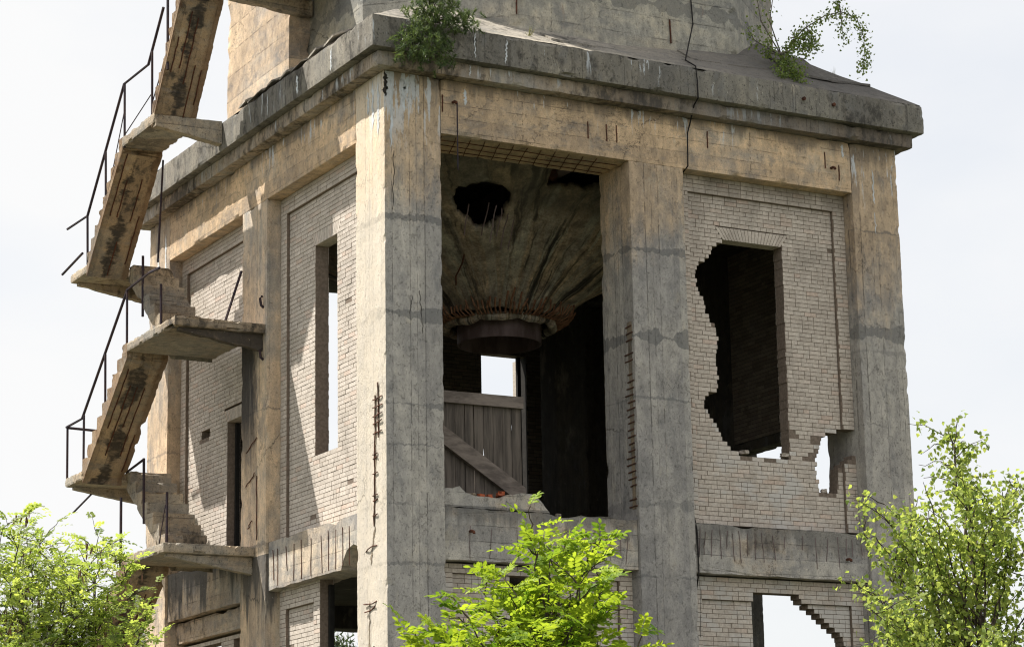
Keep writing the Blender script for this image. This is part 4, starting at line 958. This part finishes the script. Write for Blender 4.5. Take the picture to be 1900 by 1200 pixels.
# birch sapling rooted on the roof
rnd = np.random.default_rng(77); root = Vector((8.35, .55, rz(8.35, .55))); bs = empty('birch_sapling', 'small birch sapling growing from the roof beside the shaft, right-hand branch arching into the sky', 'sapling', loc=root)
T = MB(); LV = Leaves(5)
def on(px, py, y): 
    v = rt*((px-950)/4529.2)+dn*((py-600)/4529.2)+fwd; t = (y-CAM.y)/v.y; return CAM+v*t
strands = [([(1440, 108), (1400, 75), (1385, 50)], .3, 60), ([(1440, 108), (1412, 40), (1405, 0), (1400, -40)], .4, 40), ([(1440, 108), (1428, 40), (1435, -10), (1445, -60)], .4, 30), ([(1442, 110), (1470, 80), (1495, 60)], .4, 150), ([(1442, 110), (1490, 55), (1530, 30), (1560, 22), (1590, 35), (1603, 70), (1604, 110), (1600, 130)], .4, 330),
           ([(1495, 50), (1510, 70), (1512, 85)], .3, 60), ([(1560, 22), (1562, 50), (1565, 75)], .3, 60), ([(1560, 22), (1555, 0), (1570, -20)], .3, 50), ([(1440, 108), (1462, 125), (1470, 155)], .2, 170), ([(1440, 108), (1480, 130), (1488, 160)], .0, 170), ([(1440, 108), (1448, 130), (1450, 150)], .1, 110), ([(1445, 100), (1480, 90), (1505, 90)], .2, 120), ([(1440, 108), (1420, 95), (1430, 80)], .3, 60), ([(1470, 70), (1500, 75), (1512, 88)], .3, 90)]
for pts, y, cnt in strands:
    ws = [on(px, py, y-.35*(i/len(pts)) if py > 115 else y) for i, (px, py) in enumerate(pts)]; ws[0] = root+Vector((0, 0, .2)) if pts[0][1] in (108, 110) else ws[0]
    T.tube([p-root for p in ws], .014, 5, .004)
    for i in range(int(cnt*1.7)):
        t = rnd.uniform(.12, .999)*(len(ws)-1); k_ = int(t); q = np.array(ws[k_].lerp(ws[k_+1], t-k_))+rnd.normal(0, .075, 3)
        LV.leaf(q, np.array((rnd.normal(0, .7), rnd.normal(0, .7), -.6)), rnd.normal(0, 1, 3), .052, .044, rnd.uniform(0, 1), 'birch')
T.tube([(0, 0, -.15), (0, 0, .22)], .03, 6); T.build('stem', M['birch_bark'], bs); LV.build('crown', M['birch_dark'], bs, root)

# pine rooted at the cornice corner
root = Vector((.85, -.1, 15.45)); pn = empty('pine_sapling', 'bushy dark green pine sapling growing over the cornice near the corner', 'sapling', loc=root)
T = MB(); LV = Leaves(9); rnd = np.random.default_rng(12)
ends = [(745, 90), (735, 75), (760, 110), (790, 115), (825, 118), (835, 95), (770, 60), (755, 35), (765, 15), (790, 40), (800, 20), (820, 55), (845, 35), (880, 38), (870, 50), (840, 10), (815, -10), (790, -15), (775, -30), (830, -25), (810, 80), (785, 85), (855, 60), (810, 100), (800, -50), (840, -50), (770, 90), (750, 65)]
for (px, py) in ends:
    yy = rnd.uniform(-.80, -.50) if py > 45 else rnd.uniform(-.6, -.1); e_ = on(px, py, yy); ln = branch(root+Vector((0, 0, .1)), e_, rnd, -.05 if py > 60 else .12, 6, .04); T.tube([p-root for p in ln], .016, 5, .006)
    tips_ = [e_]
    for _ in range(16): tips_.append(ln[int(rnd.integers(3, 7))]+Vector(rnd.normal(0, .11, 3))+Vector((0, -.06, 0)))
    for q in tips_:
        ax = Vector((rnd.normal(0, .5), rnd.normal(0, .5), .6)).normalized(); T.tube([q-root-ax*.06, q-root+ax*.06], .006, 4, .004)
        br_ = rnd.uniform(0, 1)
        for _ in range(34):
            d = np.array(ax)+rnd.normal(0, .65, 3); LV.leaf(np.array(q+ax*rnd.uniform(-.06, .06)), d, rnd.normal(0, 1, 3), rnd.uniform(.06, .10), .013, min(1, max(0, br_+rnd.normal(0, .2))), 'needle')
T.build('stem', M['bark'], pn); LV.build('crown', M['needle'], pn, root)

for i, (x, y, z, sz, lb) in enumerate(((7.05, .30, 8.86, .14, 'pale broken brick on the sill of the big wall hole, at its left end'), (7.9, .33, 8.87, .13, 'pale broken brick lying at the lower right corner of the big wall hole'), (8.72, .33, 8.285, .12, 'broken brick lying in the small hole near the right pillar'))):
    lump('brick_fragment', lb, 'brick', (x, y+.06, z), (sz, .1, .06), 'brickbit', 'loose bricks in the wall holes', i+11)

# small grass tufts on the roof edge
for i, (x, y, lb) in enumerate(((9.75, .9, 'sparse dry grass tuft on the right end of the roof'), (2.75, .0, 'small weed tuft on the roof edge right of the pine'))):
    L2 = Leaves(60+i); r2 = np.random.default_rng(60+i); base = Vector((x, y, rz(x, y)+.02))
    for _ in range(26): L2.leaf(np.array(base)+np.array((r2.normal(0, .02), r2.normal(0, .02), 0)), np.array((r2.normal(0, .25), r2.normal(0, .25), 1)), r2.normal(0, 1, 3), r2.uniform(.08, .24), .010, r2.uniform(0, 1), 'needle')
    o = L2.build('grass_tuft', M['grass'], None, tuple(base)); o.location = base; tag(o, lb, 'grass')

# distant pines behind the tower
rnd = np.random.default_rng(99)
spots = [(215, 1135, 62), (262, 1090, 60), (300, 1150, 70), (30, 1120, 66), (110, 1150, 72), (625, 1172, 66), (650, 1180, 74), (600, 1186, 80), (1075, 1185, 78), (425, 1180, 75)]
lbs = ['distant pine seen through the left locust tree, just left of the tallest one', 'tallest distant pine, seen between locust tree and lower stair', 'distant pine behind the lowest stair flight', 'distant pine behind the far left edge of the locust tree', 'distant pine behind the middle of the left locust tree', 'distant pine showing in the lower left opening, at its centre', 'distant pine at the right side of the lower left opening', 'distant pine at the left side of the lower left opening', 'distant pine hidden behind the middle bay', 'distant pine showing behind the lower window of the stained bay']
for (px, py, d), lb in zip(spots, lbs):
    tp = cam_pt(px, py, d); root = Vector((tp.x, tp.y, 0)); H = tp.z; o = empty('pine_tree', lb, 'tree', 'distant pines', loc=root)
    T = MB(); T.tube([(0, 0, 0), (.05, 0, H*.5), (0, 0, H*.97)], .16, 6, .03); LV = Leaves(int(px)); 
    for k_ in range(46):
        z = H*rnd.uniform(.35, .97); L_ = (1-z/H)*H*.32+.35; th = rnd.uniform(0, 6.28); en = Vector((L_*math.cos(th), L_*math.sin(th), z+L_*.25)); T.tube([(0, 0, z), tuple(en)], .03, 4, .01)
        for _ in range(26):
            q = Vector((0, 0, z)).lerp(en, rnd.uniform(.3, 1.05)); LV.leaf(np.array(q)+rnd.normal(0, .12, 3), rnd.normal(0, 1, 3)+np.array((0, 0, .5)), rnd.normal(0, 1, 3), .22, .05, rnd.uniform(0, 1), 'needle')
    T.build('trunk', M['bark'], o); LV.build('crown', M['needle_far'], o)
